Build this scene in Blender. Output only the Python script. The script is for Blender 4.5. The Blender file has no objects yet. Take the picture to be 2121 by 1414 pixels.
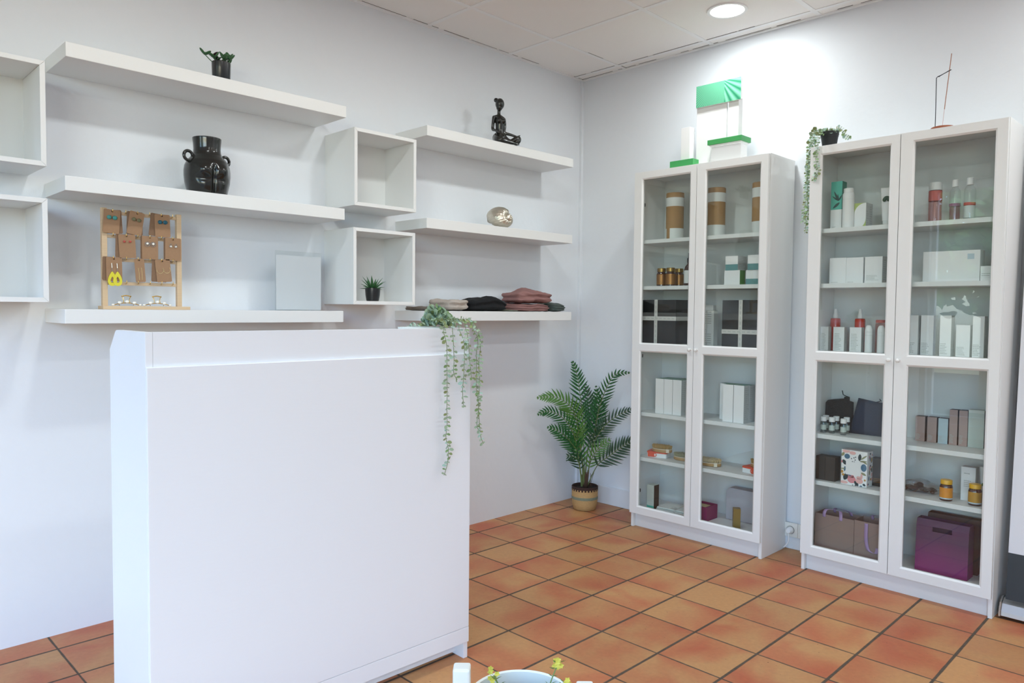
import bpy, bmesh, math, random
from mathutils import Vector, Matrix, noise

# ------------------------------------------------------------------ camera, light, exposure
PI = math.pi
SC = bpy.context.scene
COL = SC.collection
rnd = random.Random(7)

cam_d = bpy.data.cameras.new('camera')
cam = bpy.data.objects.new('camera', cam_d)
COL.objects.link(cam)
yaw, pitch, roll = -0.7861, -0.0426, 0.0097
fw = Vector((-math.sin(yaw) * math.cos(pitch), math.cos(yaw) * math.cos(pitch), math.sin(pitch)))
rt = Vector((math.cos(yaw), math.sin(yaw), 0))
up = rt.cross(fw)
rt2 = rt * math.cos(roll) + up * math.sin(roll)
up2 = up * math.cos(roll) - rt * math.sin(roll)
cam.matrix_world = Matrix(((rt2.x, up2.x, -fw.x, -3.7725), (rt2.y, up2.y, -fw.y, -3.1429), (rt2.z, up2.z, -fw.z, 1.2404), (0, 0, 0, 1)))
cam_d.sensor_fit = 'HORIZONTAL'
cam_d.sensor_width = 36.0
cam_d.lens = 36.0 * 1531.9 / 2121.0
cam_d.clip_start = 0.05
SC.camera = cam

SC.view_settings.view_transform = 'Standard'
SC.view_settings.look = 'None'
SC.view_settings.gamma = 1.0
SC.view_settings.use_curve_mapping = False
SC.view_settings.exposure = 0.05
cy = SC.cycles
cy.use_denoising = True
cy.max_bounces = 9
cy.diffuse_bounces = 5
cy.glossy_bounces = 4
cy.transmission_bounces = 8
cy.transparent_max_bounces = 16
cy.caustics_reflective = False
cy.caustics_refractive = False
cy.sample_clamp_indirect = 6.0

world = bpy.data.worlds.new('sky')
SC.world = world
world.use_nodes = True
wn = world.node_tree
wn.nodes.clear()
w_out = wn.nodes.new('ShaderNodeOutputWorld')
w_bg = wn.nodes.new('ShaderNodeBackground')
w_sky = wn.nodes.new('ShaderNodeTexSky')
w_sky.sky_type = 'NISHITA'
w_sky.sun_disc = False
w_sky.sun_elevation = math.radians(38)
w_sky.sun_rotation = math.radians(200)
w_bg.inputs[1].default_value = 1.35
w_tint = wn.nodes.new('ShaderNodeMix')
w_tint.data_type = 'RGBA'
w_tint.blend_type = 'MULTIPLY'
w_tint.inputs[0].default_value = 1.0
w_tint.inputs[7].default_value = (0.83, 0.98, 1.18, 1.0)
wn.links.new(w_sky.outputs[0], w_tint.inputs[6])
wn.links.new(w_tint.outputs[2], w_bg.inputs[0])
wn.links.new(w_bg.outputs[0], w_out.inputs[0])

sun_d = bpy.data.lights.new('sun', 'SUN')      # late sun over the roof, it lights the street trees only
sun_d.energy = 6.0
sun_d.angle = math.radians(1)
sun_d.color = (1.0, 0.99, 0.95)
sun = bpy.data.objects.new('sun', sun_d)
COL.objects.link(sun)
sun.location = (4, 2, 6)
sun.rotation_euler = (0, math.radians(52), math.radians(12))
H = 2.734            # ceiling height
RX, RY = -5.2, -6.2  # far ends of the room
LAMP_W = 8.0
LAMP_COL = (0.955, 1.012, 1.01)
LAMPS = [(-0.39 - 1.2 * i, -1.25 - 1.8 * j) for j in range(3) for i in range(3)]

pd = bpy.data.lights.new('window_portal', 'AREA')
pd.shape = 'RECTANGLE'
pd.size, pd.size_y = 4.6, 2.4
pd.cycles.is_portal = True
po = bpy.data.objects.new('window_portal', pd)
COL.objects.link(po)
po.location = (RX - 0.02, -3.0, 1.35)
po.rotation_euler = (PI / 2, 0, -PI / 2)

# ------------------------------------------------------------------ materials
def lin(h):
    h = h.lstrip('#')
    v = [int(h[i:i + 2], 16) / 255 for i in (0, 2, 4)]
    return tuple(((c + 0.055) / 1.055) ** 2.4 if c > 0.04045 else c / 12.92 for c in v) + (1.0,)

def mat(name, col, rough=0.5, metal=0.0, spec=0.5, bump=0.0, scale=40.0, var=0.0, coat=0.0, emit=None, trans=0.0, alpha=1.0, stretch=None):
    m = bpy.data.materials.new(name)
    m.use_nodes = True
    nt = m.node_tree
    b = nt.nodes['Principled BSDF']
    c = lin(col) if isinstance(col, str) else tuple(col) + (1.0,)
    b.inputs['Base Color'].default_value = c
    b.inputs['Roughness'].default_value = rough
    b.inputs['Metallic'].default_value = metal
    b.inputs['Specular IOR Level'].default_value = spec
    b.inputs['Coat Weight'].default_value = coat
    b.inputs['Transmission Weight'].default_value = trans
    b.inputs['Alpha'].default_value = alpha
    if emit:
        b.inputs['Emission Color'].default_value = tuple(emit[:3]) + (1.0,)
        b.inputs['Emission Strength'].default_value = emit[3]
    if bump or var:
        tc = nt.nodes.new('ShaderNodeTexCoord')
        mp = nt.nodes.new('ShaderNodeMapping')
        if stretch:
            mp.inputs['Scale'].default_value = stretch
        nz = nt.nodes.new('ShaderNodeTexNoise')
        nz.inputs['Scale'].default_value = scale
        nz.inputs['Detail'].default_value = 4
        nt.links.new(tc.outputs['Object'], mp.inputs[0])
        nt.links.new(mp.outputs[0], nz.inputs['Vector'])
        if bump:
            bp = nt.nodes.new('ShaderNodeBump')
            bp.inputs['Strength'].default_value = bump
            bp.inputs['Distance'].default_value = 0.01
            nt.links.new(nz.outputs[0], bp.inputs['Height'])
            nt.links.new(bp.outputs[0], b.inputs['Normal'])
        if var:
            mx = nt.nodes.new('ShaderNodeMix')
            mx.data_type = 'RGBA'
            mx.inputs[6].default_value = tuple(x * (1 - var) for x in c[:3]) + (1,)
            mx.inputs[7].default_value = tuple(min(1, x * (1 + var)) for x in c[:3]) + (1,)
            nt.links.new(nz.outputs[0], mx.inputs[0])
            nt.links.new(mx.outputs[2], b.inputs['Base Color'])
    return m

def glass_mat(name, tint=(0.97, 0.985, 0.98), refl=0.045, rough=0.0):
    m = bpy.data.materials.new(name)
    m.use_nodes = True
    nt = m.node_tree
    nt.nodes.clear()
    out = nt.nodes.new('ShaderNodeOutputMaterial')
    tr = nt.nodes.new('ShaderNodeBsdfTransparent')
    tr.inputs[0].default_value = tuple(tint) + (1,)
    gl = nt.nodes.new('ShaderNodeBsdfGlossy')
    gl.inputs['Roughness'].default_value = rough
    lw = nt.nodes.new('ShaderNodeLayerWeight')
    lw.inputs[0].default_value = 0.5
    pw = nt.nodes.new('ShaderNodeMath'); pw.operation = 'POWER'; pw.inputs[1].default_value = 5
    ma = nt.nodes.new('ShaderNodeMath'); ma.operation = 'MULTIPLY_ADD'
    ma.inputs[1].default_value = 1 - refl; ma.inputs[2].default_value = refl
    mx = nt.nodes.new('ShaderNodeMixShader')
    nt.links.new(lw.outputs['Facing'], pw.inputs[0])
    nt.links.new(pw.outputs[0], ma.inputs[0])
    nt.links.new(ma.outputs[0], mx.inputs[0])
    nt.links.new(tr.outputs[0], mx.inputs[1])
    nt.links.new(gl.outputs[0], mx.inputs[2])
    nt.links.new(mx.outputs[0], out.inputs[0])
    return m

def tile_mat():
    m = bpy.data.materials.new('terracotta_tiles')
    m.use_nodes = True
    nt = m.node_tree
    N, L = nt.nodes.new, nt.links.new
    b = nt.nodes['Principled BSDF']
    def math_(op, a, c=None, d=None):
        n = N('ShaderNodeMath'); n.operation = op
        for i, v in enumerate((a, c, d)):
            if v is None: continue
            if isinstance(v, (int, float)): n.inputs[i].default_value = v
            else: L(v, n.inputs[i])
        return n.outputs[0]
    geo = N('ShaderNodeNewGeometry')
    sp = N('ShaderNodeSeparateXYZ'); L(geo.outputs['Position'], sp.inputs[0])
    u = math_('DIVIDE', math_('ADD', sp.outputs[0], 1.5263), 0.257)
    v = math_('DIVIDE', math_('ADD', sp.outputs[1], 0.8979), 0.2545)
    fu, fv = math_('FLOOR', u), math_('FLOOR', v)
    ru, rv = math_('FRACT', u), math_('FRACT', v)
    du = math_('MINIMUM', ru, math_('SUBTRACT', 1.0, ru))
    dv = math_('MINIMUM', rv, math_('SUBTRACT', 1.0, rv))
    wob = N('ShaderNodeTexNoise'); wob.inputs['Scale'].default_value = 9.0; wob.inputs['Detail'].default_value = 3
    L(geo.outputs['Position'], wob.inputs['Vector'])
    wv = math_('MULTIPLY_ADD', wob.outputs[0], 0.012, -0.006)
    ed = math_('MINIMUM', math_('ADD', math_('SUBTRACT', du, 0.0135), wv), math_('ADD', math_('SUBTRACT', dv, 0.0195), wv))
    mask = N('ShaderNodeMapRange'); mask.interpolation_type = 'SMOOTHSTEP'
    mask.inputs[1].default_value = -0.006; mask.inputs[2].default_value = 0.006
    L(ed, mask.inputs[0])
    cid = N('ShaderNodeCombineXYZ'); L(fu, cid.inputs[0]); L(fv, cid.inputs[1])
    wn_ = N('ShaderNodeTexWhiteNoise'); wn_.noise_dimensions = '3D'; L(cid.outputs[0], wn_.inputs['Vector'])
    off = N('ShaderNodeVectorMath'); off.operation = 'MULTIPLY_ADD'
    L(wn_.outputs['Color'], off.inputs[0]); off.inputs[1].default_value = (30, 30, 30); L(geo.outputs['Position'], off.inputs[2])
    big = N('ShaderNodeTexNoise'); big.inputs['Scale'].default_value = 3.6; big.inputs['Detail'].default_value = 2.0; big.inputs['Distortion'].default_value = 0.4
    L(off.outputs[0], big.inputs['Vector'])
    cr = N('ShaderNodeValToRGB')
    e = cr.color_ramp.elements
    e[0].position = 0.40; e[0].color = lin('b9895a')
    e[1].position = 0.70; e[1].color = lin('ae5f40')
    k = cr.color_ramp.elements.new(0.55); k.color = lin('b4744d')
    L(big.outputs[0], cr.inputs[0])
    fine = N('ShaderNodeTexNoise'); fine.inputs['Scale'].default_value = 60; fine.inputs['Detail'].default_value = 5
    L(geo.outputs['Position'], fine.inputs['Vector'])
    br = math_('ADD', math_('MULTIPLY', wn_.outputs['Value'], 0.16), math_('MULTIPLY_ADD', fine.outputs[0], 0.3, 0.77))
    hs = N('ShaderNodeHueSaturation'); L(cr.outputs[0], hs.inputs['Color']); L(br, hs.inputs['Value'])
    sn = N('ShaderNodeTexNoise'); sn.inputs['Scale'].default_value = 95; sn.inputs['Detail'].default_value = 1
    L(geo.outputs['Position'], sn.inputs['Vector'])
    pit = N('ShaderNodeMapRange'); pit.inputs[1].default_value = 0.76; pit.inputs[2].default_value = 0.79
    L(sn.outputs[0], pit.inputs[0])
    m1 = N('ShaderNodeMix'); m1.data_type = 'RGBA'; L(pit.outputs[0], m1.inputs[0]); L(hs.outputs[0], m1.inputs[6]); m1.inputs[7].default_value = lin('6a3a20')
    m2 = N('ShaderNodeMix'); m2.data_type = 'RGBA'; L(mask.outputs[0], m2.inputs[0]); L(m1.outputs[2], m2.inputs[7])
    gr = N('ShaderNodeMix'); gr.data_type = 'RGBA'; L(fine.outputs[0], gr.inputs[0]); gr.inputs[6].default_value = lin('3a2f25'); gr.inputs[7].default_value = lin('66594c')
    L(gr.outputs[2], m2.inputs[6])
    L(m2.outputs[2], b.inputs['Base Color'])
    rg = math_('MULTIPLY_ADD', mask.outputs[0], -0.38, 0.86)
    L(rg, b.inputs['Roughness'])
    b.inputs['Specular IOR Level'].default_value = 0.4
    hgt = math_('ADD', math_('MULTIPLY', mask.outputs[0], 0.3), math_('MULTIPLY', fine.outputs[0], 0.04))
    bp = N('ShaderNodeBump'); bp.inputs['Strength'].default_value = 0.6; bp.inputs['Distance'].default_value = 0.01
    L(hgt, bp.inputs['Height']); L(bp.outputs[0], b.inputs['Normal'])
    return m

def ceiling_mat():
    m = bpy.data.materials.new('ceiling_tiles')
    m.use_nodes = True
    nt = m.node_tree
    N, L = nt.nodes.new, nt.links.new
    b = nt.nodes['Principled BSDF']
    b.inputs['Roughness'].default_value = 0.9
    b.inputs['Specular IOR Level'].default_value = 0.15
    geo = N('ShaderNodeNewGeometry')
    nz = N('ShaderNodeTexNoise'); nz.inputs['Scale'].default_value = 120; nz.inputs['Detail'].default_value = 3
    L(geo.outputs['Position'], nz.inputs['Vector'])
    bp = N('ShaderNodeBump'); bp.inputs['Strength'].default_value = 0.12; bp.inputs['Distance'].default_value = 0.004
    L(nz.outputs[0], bp.inputs['Height']); L(bp.outputs[0], b.inputs['Normal'])
    b.inputs['Base Color'].default_value = lin('eeebe8')
    return m

def palm_print_mat():
    m = bpy.data.materials.new('palm_leaf_print')
    m.use_nodes = True
    nt = m.node_tree
    N, L = nt.nodes.new, nt.links.new
    b = nt.nodes['Principled BSDF']
    b.inputs['Roughness'].default_value = 0.12
    tc = N('ShaderNodeTexCoord')
    sp = N('ShaderNodeSeparateXYZ'); L(tc.outputs['Object'], sp.inputs[0])
    def math_(op, a, c=None):
        n = N('ShaderNodeMath'); n.operation = op
        for i, v in enumerate((a, c)):
            if v is None: continue
            if isinstance(v, (int, float)): n.inputs[i].default_value = v
            else: L(v, n.inputs[i])
        return n.outputs[0]
    x = math_('SUBTRACT', sp.outputs[0], 0.478)
    z = math_('SUBTRACT', sp.outputs[2], 0.440)
    an = math_('ARCTAN2', z, x)
    st = math_('MULTIPLY', math_('SINE', math_('MULTIPLY', an, 96.0)), 0.38)
    right = math_('GREATER_THAN', sp.outputs[0], 0.503)
    st2 = math_('SINE', math_('MULTIPLY', an, 24.0))
    mixs = N('ShaderNodeMix'); mixs.data_type = 'FLOAT'; L(right, mixs.inputs[0]); L(st, mixs.inputs[2]); L(st2, mixs.inputs[3])
    cr = N('ShaderNodeValToRGB')
    e = cr.color_ramp.elements
    e[0].position = 0.0; e[0].color = lin('2a7d5c')
    e[1].position = 1.0; e[1].color = lin('7cc4a2')
    mr = N('ShaderNodeMapRange'); mr.inputs[1].default_value = -1; L(mixs.outputs[0], mr.inputs[0])
    L(mr.outputs[0], cr.inputs[0])
    L(cr.outputs[0], b.inputs['Base Color'])
    return m

M = {}
M['wall'] = mat('white_plaster', 'e1e5ea', 0.75, spec=0.25, bump=0.10, scale=26, var=0.01)
M['ceil'] = ceiling_mat()
M['floor'] = tile_mat()
M['white'] = mat('white_laminate', 'e5e6e5', 0.38, spec=0.4)
M['white_in'] = mat('white_board', 'e0e2e1', 0.45, spec=0.35)
M['counter'] = mat('counter_laminate', 'e5e8ec', 0.42, spec=0.4, bump=0.03, scale=90, stretch=(0.15, 1, 1))
M['trim'] = mat('white_trim', 'ececec', 0.5)
M['gap'] = mat('dark_gap', '4a4744', 0.9)
M['glass'] = glass_mat('door_glass', (0.965, 0.985, 0.975), 0.040)
M['clear'] = glass_mat('clear_plastic', (0.97, 0.98, 0.98), 0.05, 0.05)
M['vial'] = glass_mat('clear_vial', (0.80, 0.84, 0.84), 0.08, 0.05)
M['pinkclear'] = glass_mat('pink_clear_plastic', (0.86, 0.62, 0.60), 0.06, 0.08)
M['rosebot'] = glass_mat('rose_clear_plastic', (0.84, 0.55, 0.62), 0.06, 0.08)
M['cellophane'] = glass_mat('cellophane', (0.93, 0.93, 0.93), 0.10, 0.12)
M['wglass'] = glass_mat('window_glass', (0.97, 0.98, 0.98), 0.04)
M['black'] = mat('black_gloss', '10120f', 0.22, spec=0.5, coat=0.35)
M['blackpot'] = mat('black_pot', '121316', 0.3, spec=0.5, coat=0.2)
M['blackmatt'] = mat('black_plastic', '17181b', 0.55)
M['silver'] = mat('silver_shell', 'cfc6b6', 0.28, metal=0.85, bump=0.25, scale=60)
M['wood'] = mat('pale_wood', 'd0b592', 0.55, var=0.10, scale=14, stretch=(1, 1, 12))
M['woodend'] = mat('end_grain', '8f7658', 0.7, var=0.25, scale=300)
M['kraft'] = mat('kraft_card', '9c7a5c', 0.85, var=0.07, scale=120)
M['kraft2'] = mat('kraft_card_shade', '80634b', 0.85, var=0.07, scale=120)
M['krafttube'] = mat('kraft_tube', 'a8814f', 0.7, var=0.06, scale=90)
M['gold'] = mat('gold', 'd9b469', 0.25, metal=1.0)
M['palegold'] = mat('pale_gold', 'ecd9a4', 0.3, metal=0.4)
M['pearl'] = mat('pearl', 'f2efe6', 0.18, spec=0.6, coat=0.6)
M['silverm'] = mat('silver_metal', 'd8d8d4', 0.2, metal=1.0)
M['alu'] = mat('brushed_aluminium', 'c9cacb', 0.3, metal=1.0)
M['paper'] = mat('white_card', 'e9e9e9', 0.55, spec=0.35)
M['paper2'] = mat('white_label', 'e2e4e2', 0.5)
M['glossypaper'] = mat('pale_insert', 'd9dde2', 0.22, spec=0.4)
M['print'] = mat('grey_print', 'b2b4b1', 0.8)
M['printlight'] = mat('pale_grey_print', 'b9bcb9', 0.8)
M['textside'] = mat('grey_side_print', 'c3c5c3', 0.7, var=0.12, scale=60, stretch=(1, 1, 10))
M['tealband'] = mat('teal_band', '5f8f90', 0.6)
M['teal'] = mat('teal_card', '4fb3a0', 0.5)
M['tealdark'] = mat('dark_teal_card', '2f7f6c', 0.5)
M['leafprint'] = mat('dark_leaf_print', '1d4440', 0.6)
M['green'] = mat('green_card', '5d9440', 0.55)
M['greentop'] = mat('green_box_top', '3d7f5c', 0.5)
M['grass'] = mat('grass_green', '3f9a55', 0.45)
M['lime'] = mat('lime_card', 'a7b868', 0.6)
M['darkbox'] = mat('charcoal_card', '0e0e0f', 0.45)
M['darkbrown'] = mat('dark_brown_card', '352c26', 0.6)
M['ribbon'] = mat('white_ribbon', 'c9c7c2', 0.6)
M['lilac'] = mat('lilac_ribbon', 'a58bb4', 0.5)
M['amber'] = mat('amber_glass', '3b1a0c', 0.12, spec=0.6, coat=0.5)
M['bronze'] = mat('bronze_label', '9a6a35', 0.35, metal=0.6)
M['bronzelid'] = mat('bronze_lid', '9a7a3f', 0.3, metal=0.8)
M['coral'] = mat('coral_card', 'dd5538', 0.55)
M['coralband'] = mat('coral_label', 'c9655c', 0.5)
M['purpleband'] = mat('purple_label', '8e2a78', 0.5)
M['redbot'] = mat('red_plastic', 'b8321f', 0.2, spec=0.5, coat=0.3)
M['brushwood'] = mat('brush_wood', 'b08a5a', 0.5, var=0.1, scale=30)
M['bristle'] = mat('bristle', 'b6945a', 0.85, var=0.15, scale=200)
M['bristle2'] = mat('pale_bristle', 'cdb88f', 0.85, var=0.12, scale=200)
M['bristle3'] = mat('grey_bristle', '9d9878', 0.85, var=0.12, scale=200)
M['strap'] = mat('cream_strap', 'd9cfbb', 0.8)
M['mauvebox'] = mat('mauve_card', 'a98f88', 0.6)
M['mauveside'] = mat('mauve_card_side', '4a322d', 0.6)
M['bluebox'] = mat('pale_blue_card', 'b3c4cb', 0.5)
M['palesilver'] = mat('pale_silver_card', 'b9c2bb', 0.35, spec=0.5)
M['mauvebag'] = mat('mauve_paper', '8d7871', 0.7, var=0.03, scale=20)
M['magenta'] = mat('magenta_card', '8a2a5c', 0.5)
M['cream'] = mat('cream_card', 'd9c79c', 0.6)
M['goldbox'] = mat('gold_card', '8f7740', 0.35, metal=0.4)
M['navy'] = mat('navy_fabric', '18243c', 0.9, bump=0.15, scale=300)
M['blackcloth'] = mat('black_fabric', '0e0f12', 0.95, bump=0.2, scale=200)
M['greycloth'] = mat('beige_grey_fabric', 'b3a89e', 0.95, bump=0.25, scale=160, var=0.05)
M['browncloth'] = mat('brown_grey_fabric', '6e645c', 0.95, bump=0.3, scale=90, var=0.3)
M['mauvecloth'] = mat('mauve_fabric', '8f6864', 0.9, bump=0.2, scale=160, var=0.05)
M['slatecloth'] = mat('slate_fabric', '4b5450', 0.95, bump=0.25, scale=120, var=0.2)
M['camocloth'] = mat('mottled_fabric', '6a6f60', 0.95, bump=0.2, scale=60, var=0.45)
M['terra'] = mat('terracotta_wood', '8f4c2c', 0.5, var=0.1, scale=30)
M['blackmetal'] = mat('black_metal', '1f2530', 0.35, metal=0.7)
M['incense'] = mat('incense_stick', '9c6a52', 0.9)
M['incensered'] = mat('incense_stem', 'b98480', 0.9)
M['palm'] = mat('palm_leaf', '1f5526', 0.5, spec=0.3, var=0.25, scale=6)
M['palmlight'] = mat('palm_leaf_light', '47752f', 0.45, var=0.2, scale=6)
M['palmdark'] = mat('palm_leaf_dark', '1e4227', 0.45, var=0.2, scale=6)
M['stem'] = mat('palm_stem', '5f6e3c', 0.6)
M['trunk'] = mat('palm_trunk', '4a3426', 0.8, var=0.2, scale=40)
M['basket'] = mat('seagrass', 'bd9a66', 0.8, bump=0.5, scale=90, var=0.22, stretch=(1, 1, 2.2))
M['basketgreen'] = mat('seagrass_green', '7d8570', 0.8, bump=0.5, scale=90, var=0.2, stretch=(1, 1, 2.2))
M['basketdark'] = mat('seagrass_dark', '3a2620', 0.85, bump=0.4, scale=90)
M['soil'] = mat('soil', '241a14', 0.95, bump=0.5, scale=150)
M['euca'] = mat('eucalyptus_leaf', '8fa488', 0.6, var=0.12, scale=50)
M['euca2'] = mat('eucalyptus_leaf_green', '708d5a', 0.6, var=0.15, scale=50)
M['euca3'] = mat('eucalyptus_leaf_blue', '98b4a6', 0.6, var=0.1, scale=50)
M['euca4'] = mat('eucalyptus_leaf_olive', '7b8755', 0.6, var=0.15, scale=50)
M['vinestem'] = mat('vine_stem', '6f7f57', 0.7)
M['succ'] = mat('succulent_leaf', '2f5a34', 0.4, var=0.2, scale=60)
M['succ2'] = mat('succulent_leaf_purple', '3a2630', 0.4, var=0.2, scale=60)
M['aloe'] = mat('aloe_leaf', '35663a', 0.4, var=0.2, scale=60)
M['yellow'] = mat('yellow_enamel', 'd9cf3a', 0.35)
M['ycap'] = mat('yellow_cap', 'dca81e', 0.35)
M['ylabel'] = mat('orange_label', 'd68a24', 0.45, var=0.15, scale=40)
M['ylabel2'] = mat('golden_label', 'b98a2e', 0.35, var=0.2, scale=40)
M['bluestripe'] = mat('pale_blue_stripe', 'b9c9d4', 0.5)
M['e_teal'] = mat('teal_stone', '3c8a84', 0.4)
M['e_olive'] = mat('olive_stone', '6d6a4a', 0.4)
M['e_blue'] = mat('deep_teal_stone', '14596b', 0.4)
M['e_red'] = mat('red_stone', 'b0493f', 0.4)
M['bannerwhite'] = mat('banner_white', 'd9d8dc', 0.5)
M['bannerdark'] = mat('banner_dark', '2c2f33', 0.5)
M['socket'] = mat('socket_plastic', 'e6e4dd', 0.35)
M['sockethole'] = mat('socket_hole', '77746c', 0.6)
M['planter'] = mat('planter_white', 'e2e8e4', 0.4)
M['fleaf'] = mat('flower_leaf', '6e8a4a', 0.6, var=0.15, scale=60)
M['fyellow'] = mat('yellow_flower', 'd8cf55', 0.6)
M['palmprint'] = palm_print_mat()
M['purplebag'] = None
M['lamp'] = mat('lamp_diffuser', 'ffffff', 0.5, emit=(1.0, 0.98, 0.95, 6.0))
M['frame'] = mat('window_frame', 'dfe3e8', 0.4)
M['pave'] = mat('street_paving', '2c2e32', 0.9, var=0.15, scale=4)
M['treeleaf'] = mat('tree_foliage', '5f9148', 0.7, var=0.5, scale=7)
M['bark'] = mat('tree_bark', '5a4a3a', 0.9, var=0.2, scale=12)
M['petalpink'] = mat('petal_pink', 'd98a90', 0.6)
M['petalblue'] = mat('petal_blue', '3f6a86', 0.6)
M['petaldark'] = mat('petal_dark', '1d3238', 0.6)
M['petalolive'] = mat('petal_olive', '8a8a62', 0.6)
M['petalgold'] = mat('petal_gold', 'b98a3c', 0.6)
M['palepink'] = mat('petal_pale_pink', 'e6b3ae', 0.6)
M['hinge'] = mat('dark_hinge', '3c3a38', 0.4, metal=0.6)
M['translucent'] = mat('pale_tissue', 'bdbac0', 0.6)

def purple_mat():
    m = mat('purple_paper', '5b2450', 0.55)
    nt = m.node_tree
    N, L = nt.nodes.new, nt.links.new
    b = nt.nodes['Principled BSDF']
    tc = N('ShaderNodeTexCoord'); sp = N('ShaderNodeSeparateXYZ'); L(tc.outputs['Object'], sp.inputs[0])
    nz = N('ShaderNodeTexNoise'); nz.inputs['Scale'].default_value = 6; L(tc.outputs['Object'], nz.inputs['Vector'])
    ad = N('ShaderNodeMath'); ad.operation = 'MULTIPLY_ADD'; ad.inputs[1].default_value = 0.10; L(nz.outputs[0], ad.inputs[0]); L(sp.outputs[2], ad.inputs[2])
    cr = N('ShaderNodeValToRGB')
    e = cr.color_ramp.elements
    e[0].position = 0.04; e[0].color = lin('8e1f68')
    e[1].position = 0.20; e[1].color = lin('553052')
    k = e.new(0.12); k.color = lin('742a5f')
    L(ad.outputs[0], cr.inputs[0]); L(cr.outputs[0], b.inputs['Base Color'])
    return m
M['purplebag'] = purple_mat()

# ------------------------------------------------------------------ mesh helpers
def box(bm, x0, y0, z0, x1, y1, z1, mi=0):
    v = [bm.verts.new(p) for p in ((x0, y0, z0), (x1, y0, z0), (x1, y1, z0), (x0, y1, z0), (x0, y0, z1), (x1, y0, z1), (x1, y1, z1), (x0, y1, z1))]
    for f in ((3, 2, 1, 0), (4, 5, 6, 7), (0, 1, 5, 4), (1, 2, 6, 5), (2, 3, 7, 6), (3, 0, 4, 7)):
        bm.faces.new([v[i] for i in f]).material_index = mi

def lathe(bm, prof, seg=32, cx=0, cy_=0, cz=0, mi=0, close=True):
    rings = []
    for r, z in prof:
        if r < 1e-6:
            rings.append([bm.verts.new((cx, cy_, cz + z))])
        else:
            rings.append([bm.verts.new((cx + r * math.cos(2 * PI * k / seg), cy_ + r * math.sin(2 * PI * k / seg), cz + z)) for k in range(seg)])
    for a, b in zip(rings, rings[1:]):
        for k in range(seg):
            k2 = (k + 1) % seg
            if len(a) == 1 and len(b) == 1: continue
            if len(a) == 1: f = (a[0], b[k2], b[k])
            elif len(b) == 1: f = (a[k], a[k2], b[0])
            else: f = (a[k], a[k2], b[k2], b[k])
            bm.faces.new(f).material_index = mi

def cyl(bm, r, z0, z1, cx=0, cy_=0, seg=28, mi=0, ch=0.0):
    if ch:
        lathe(bm, [(0, z0), (r - ch, z0), (r, z0 + ch), (r, z1 - ch), (r - ch, z1), (0, z1)], seg, cx, cy_, 0, mi)
    else:
        lathe(bm, [(0, z0), (r, z0), (r, z1), (0, z1)], seg, cx, cy_, 0, mi)

def tube(bm, pts, r, seg=8, mi=0):
    pts = [Vector(p) for p in pts]
    rs = r if isinstance(r, (list, tuple)) else [r] * len(pts)
    prev = None
    nrm = None
    rings = []
    for i, p in enumerate(pts):
        t = (pts[min(i + 1, len(pts) - 1)] - pts[max(i - 1, 0)]).normalized()
        if nrm is None:
            nrm = t.orthogonal().normalized()
        else:
            nrm = (nrm - t * nrm.dot(t))
            nrm = nrm.normalized() if nrm.length > 1e-6 else t.orthogonal().normalized()
        bn = t.cross(nrm)
        rings.append([bm.verts.new(p + (nrm * math.cos(2 * PI * k / seg) + bn * math.sin(2 * PI * k / seg)) * rs[i]) for k in range(seg)])
    for a, b in zip(rings, rings[1:]):
        for k in range(seg):
            bm.faces.new((a[k], a[(k + 1) % seg], b[(k + 1) % seg], b[k])).material_index = mi
    bm.faces.new(rings[0][::-1]).material_index = mi
    bm.faces.new(rings[-1]).material_index = mi

def smooth_path(pts, n=8):
    pts = [Vector(p) for p in pts]
    out = []
    for i in range(len(pts) - 1):
        p0, p1, p2, p3 = pts[max(i - 1, 0)], pts[i], pts[i + 1], pts[min(i + 2, len(pts) - 1)]
        for k in range(n):
            t = k / n
            out.append(0.5 * ((2 * p1) + (p2 - p0) * t + (2 * p0 - 5 * p1 + 4 * p2 - p3) * t * t + (3 * p1 - p0 - 3 * p2 + p3) * t ** 3))
    out.append(pts[-1])
    return out

def prism(bm, poly, a, b, axis='y', mi=0):
    """polygon in the plane across axis, extruded along it from a to b"""
    def P(p, q):
        return (p[0], q, p[1]) if axis == 'y' else ((q, p[0], p[1]) if axis == 'x' else (p[0], p[1], q))
    va = [bm.verts.new(P(p, a)) for p in poly]
    vb = [bm.verts.new(P(p, b)) for p in poly]
    n = len(poly)
    fs = [bm.faces.new(va), bm.faces.new(vb[::-1])]
    for i in range(n):
        fs.append(bm.faces.new((va[i], vb[i], vb[(i + 1) % n], va[(i + 1) % n])))
    for f in fs: f.material_index = mi

def ball(bm, c, r, seg=16, mi=0, sc=(1, 1, 1)):
    mx = Matrix.Translation(c) @ Matrix.Diagonal((r * sc[0], r * sc[1], r * sc[2], 1))
    res = bmesh.ops.create_uvsphere(bm, u_segments=seg, v_segments=max(6, seg // 2), radius=1, matrix=mx)
    for v in res['verts']:
        for f in v.link_faces: f.material_index = mi

def blade(bm, p, d, side, nrm, ln, w, bend=0.15, mi=0, pts=((0, 0.15), (0.3, 0.9), (0.6, 0.85), (1, 0.02))):
    """a flat leaf with a centre fold from p along d"""
    L_, R_, C_ = [], [], []
    for t, ww in pts:
        c = p + d * (ln * t) - nrm * (bend * ln * t * t)
        C_.append(bm.verts.new(c))
        L_.append(bm.verts.new(c + side * (w * 0.5 * ww) + nrm * (w * 0.10 * ww)))
        R_.append(bm.verts.new(c - side * (w * 0.5 * ww) + nrm * (w * 0.10 * ww)))
    for i in range(len(pts) - 1):
        bm.faces.new((C_[i], L_[i], L_[i + 1], C_[i + 1])).material_index = mi
        bm.faces.new((R_[i], C_[i], C_[i + 1], R_[i + 1])).material_index = mi

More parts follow.
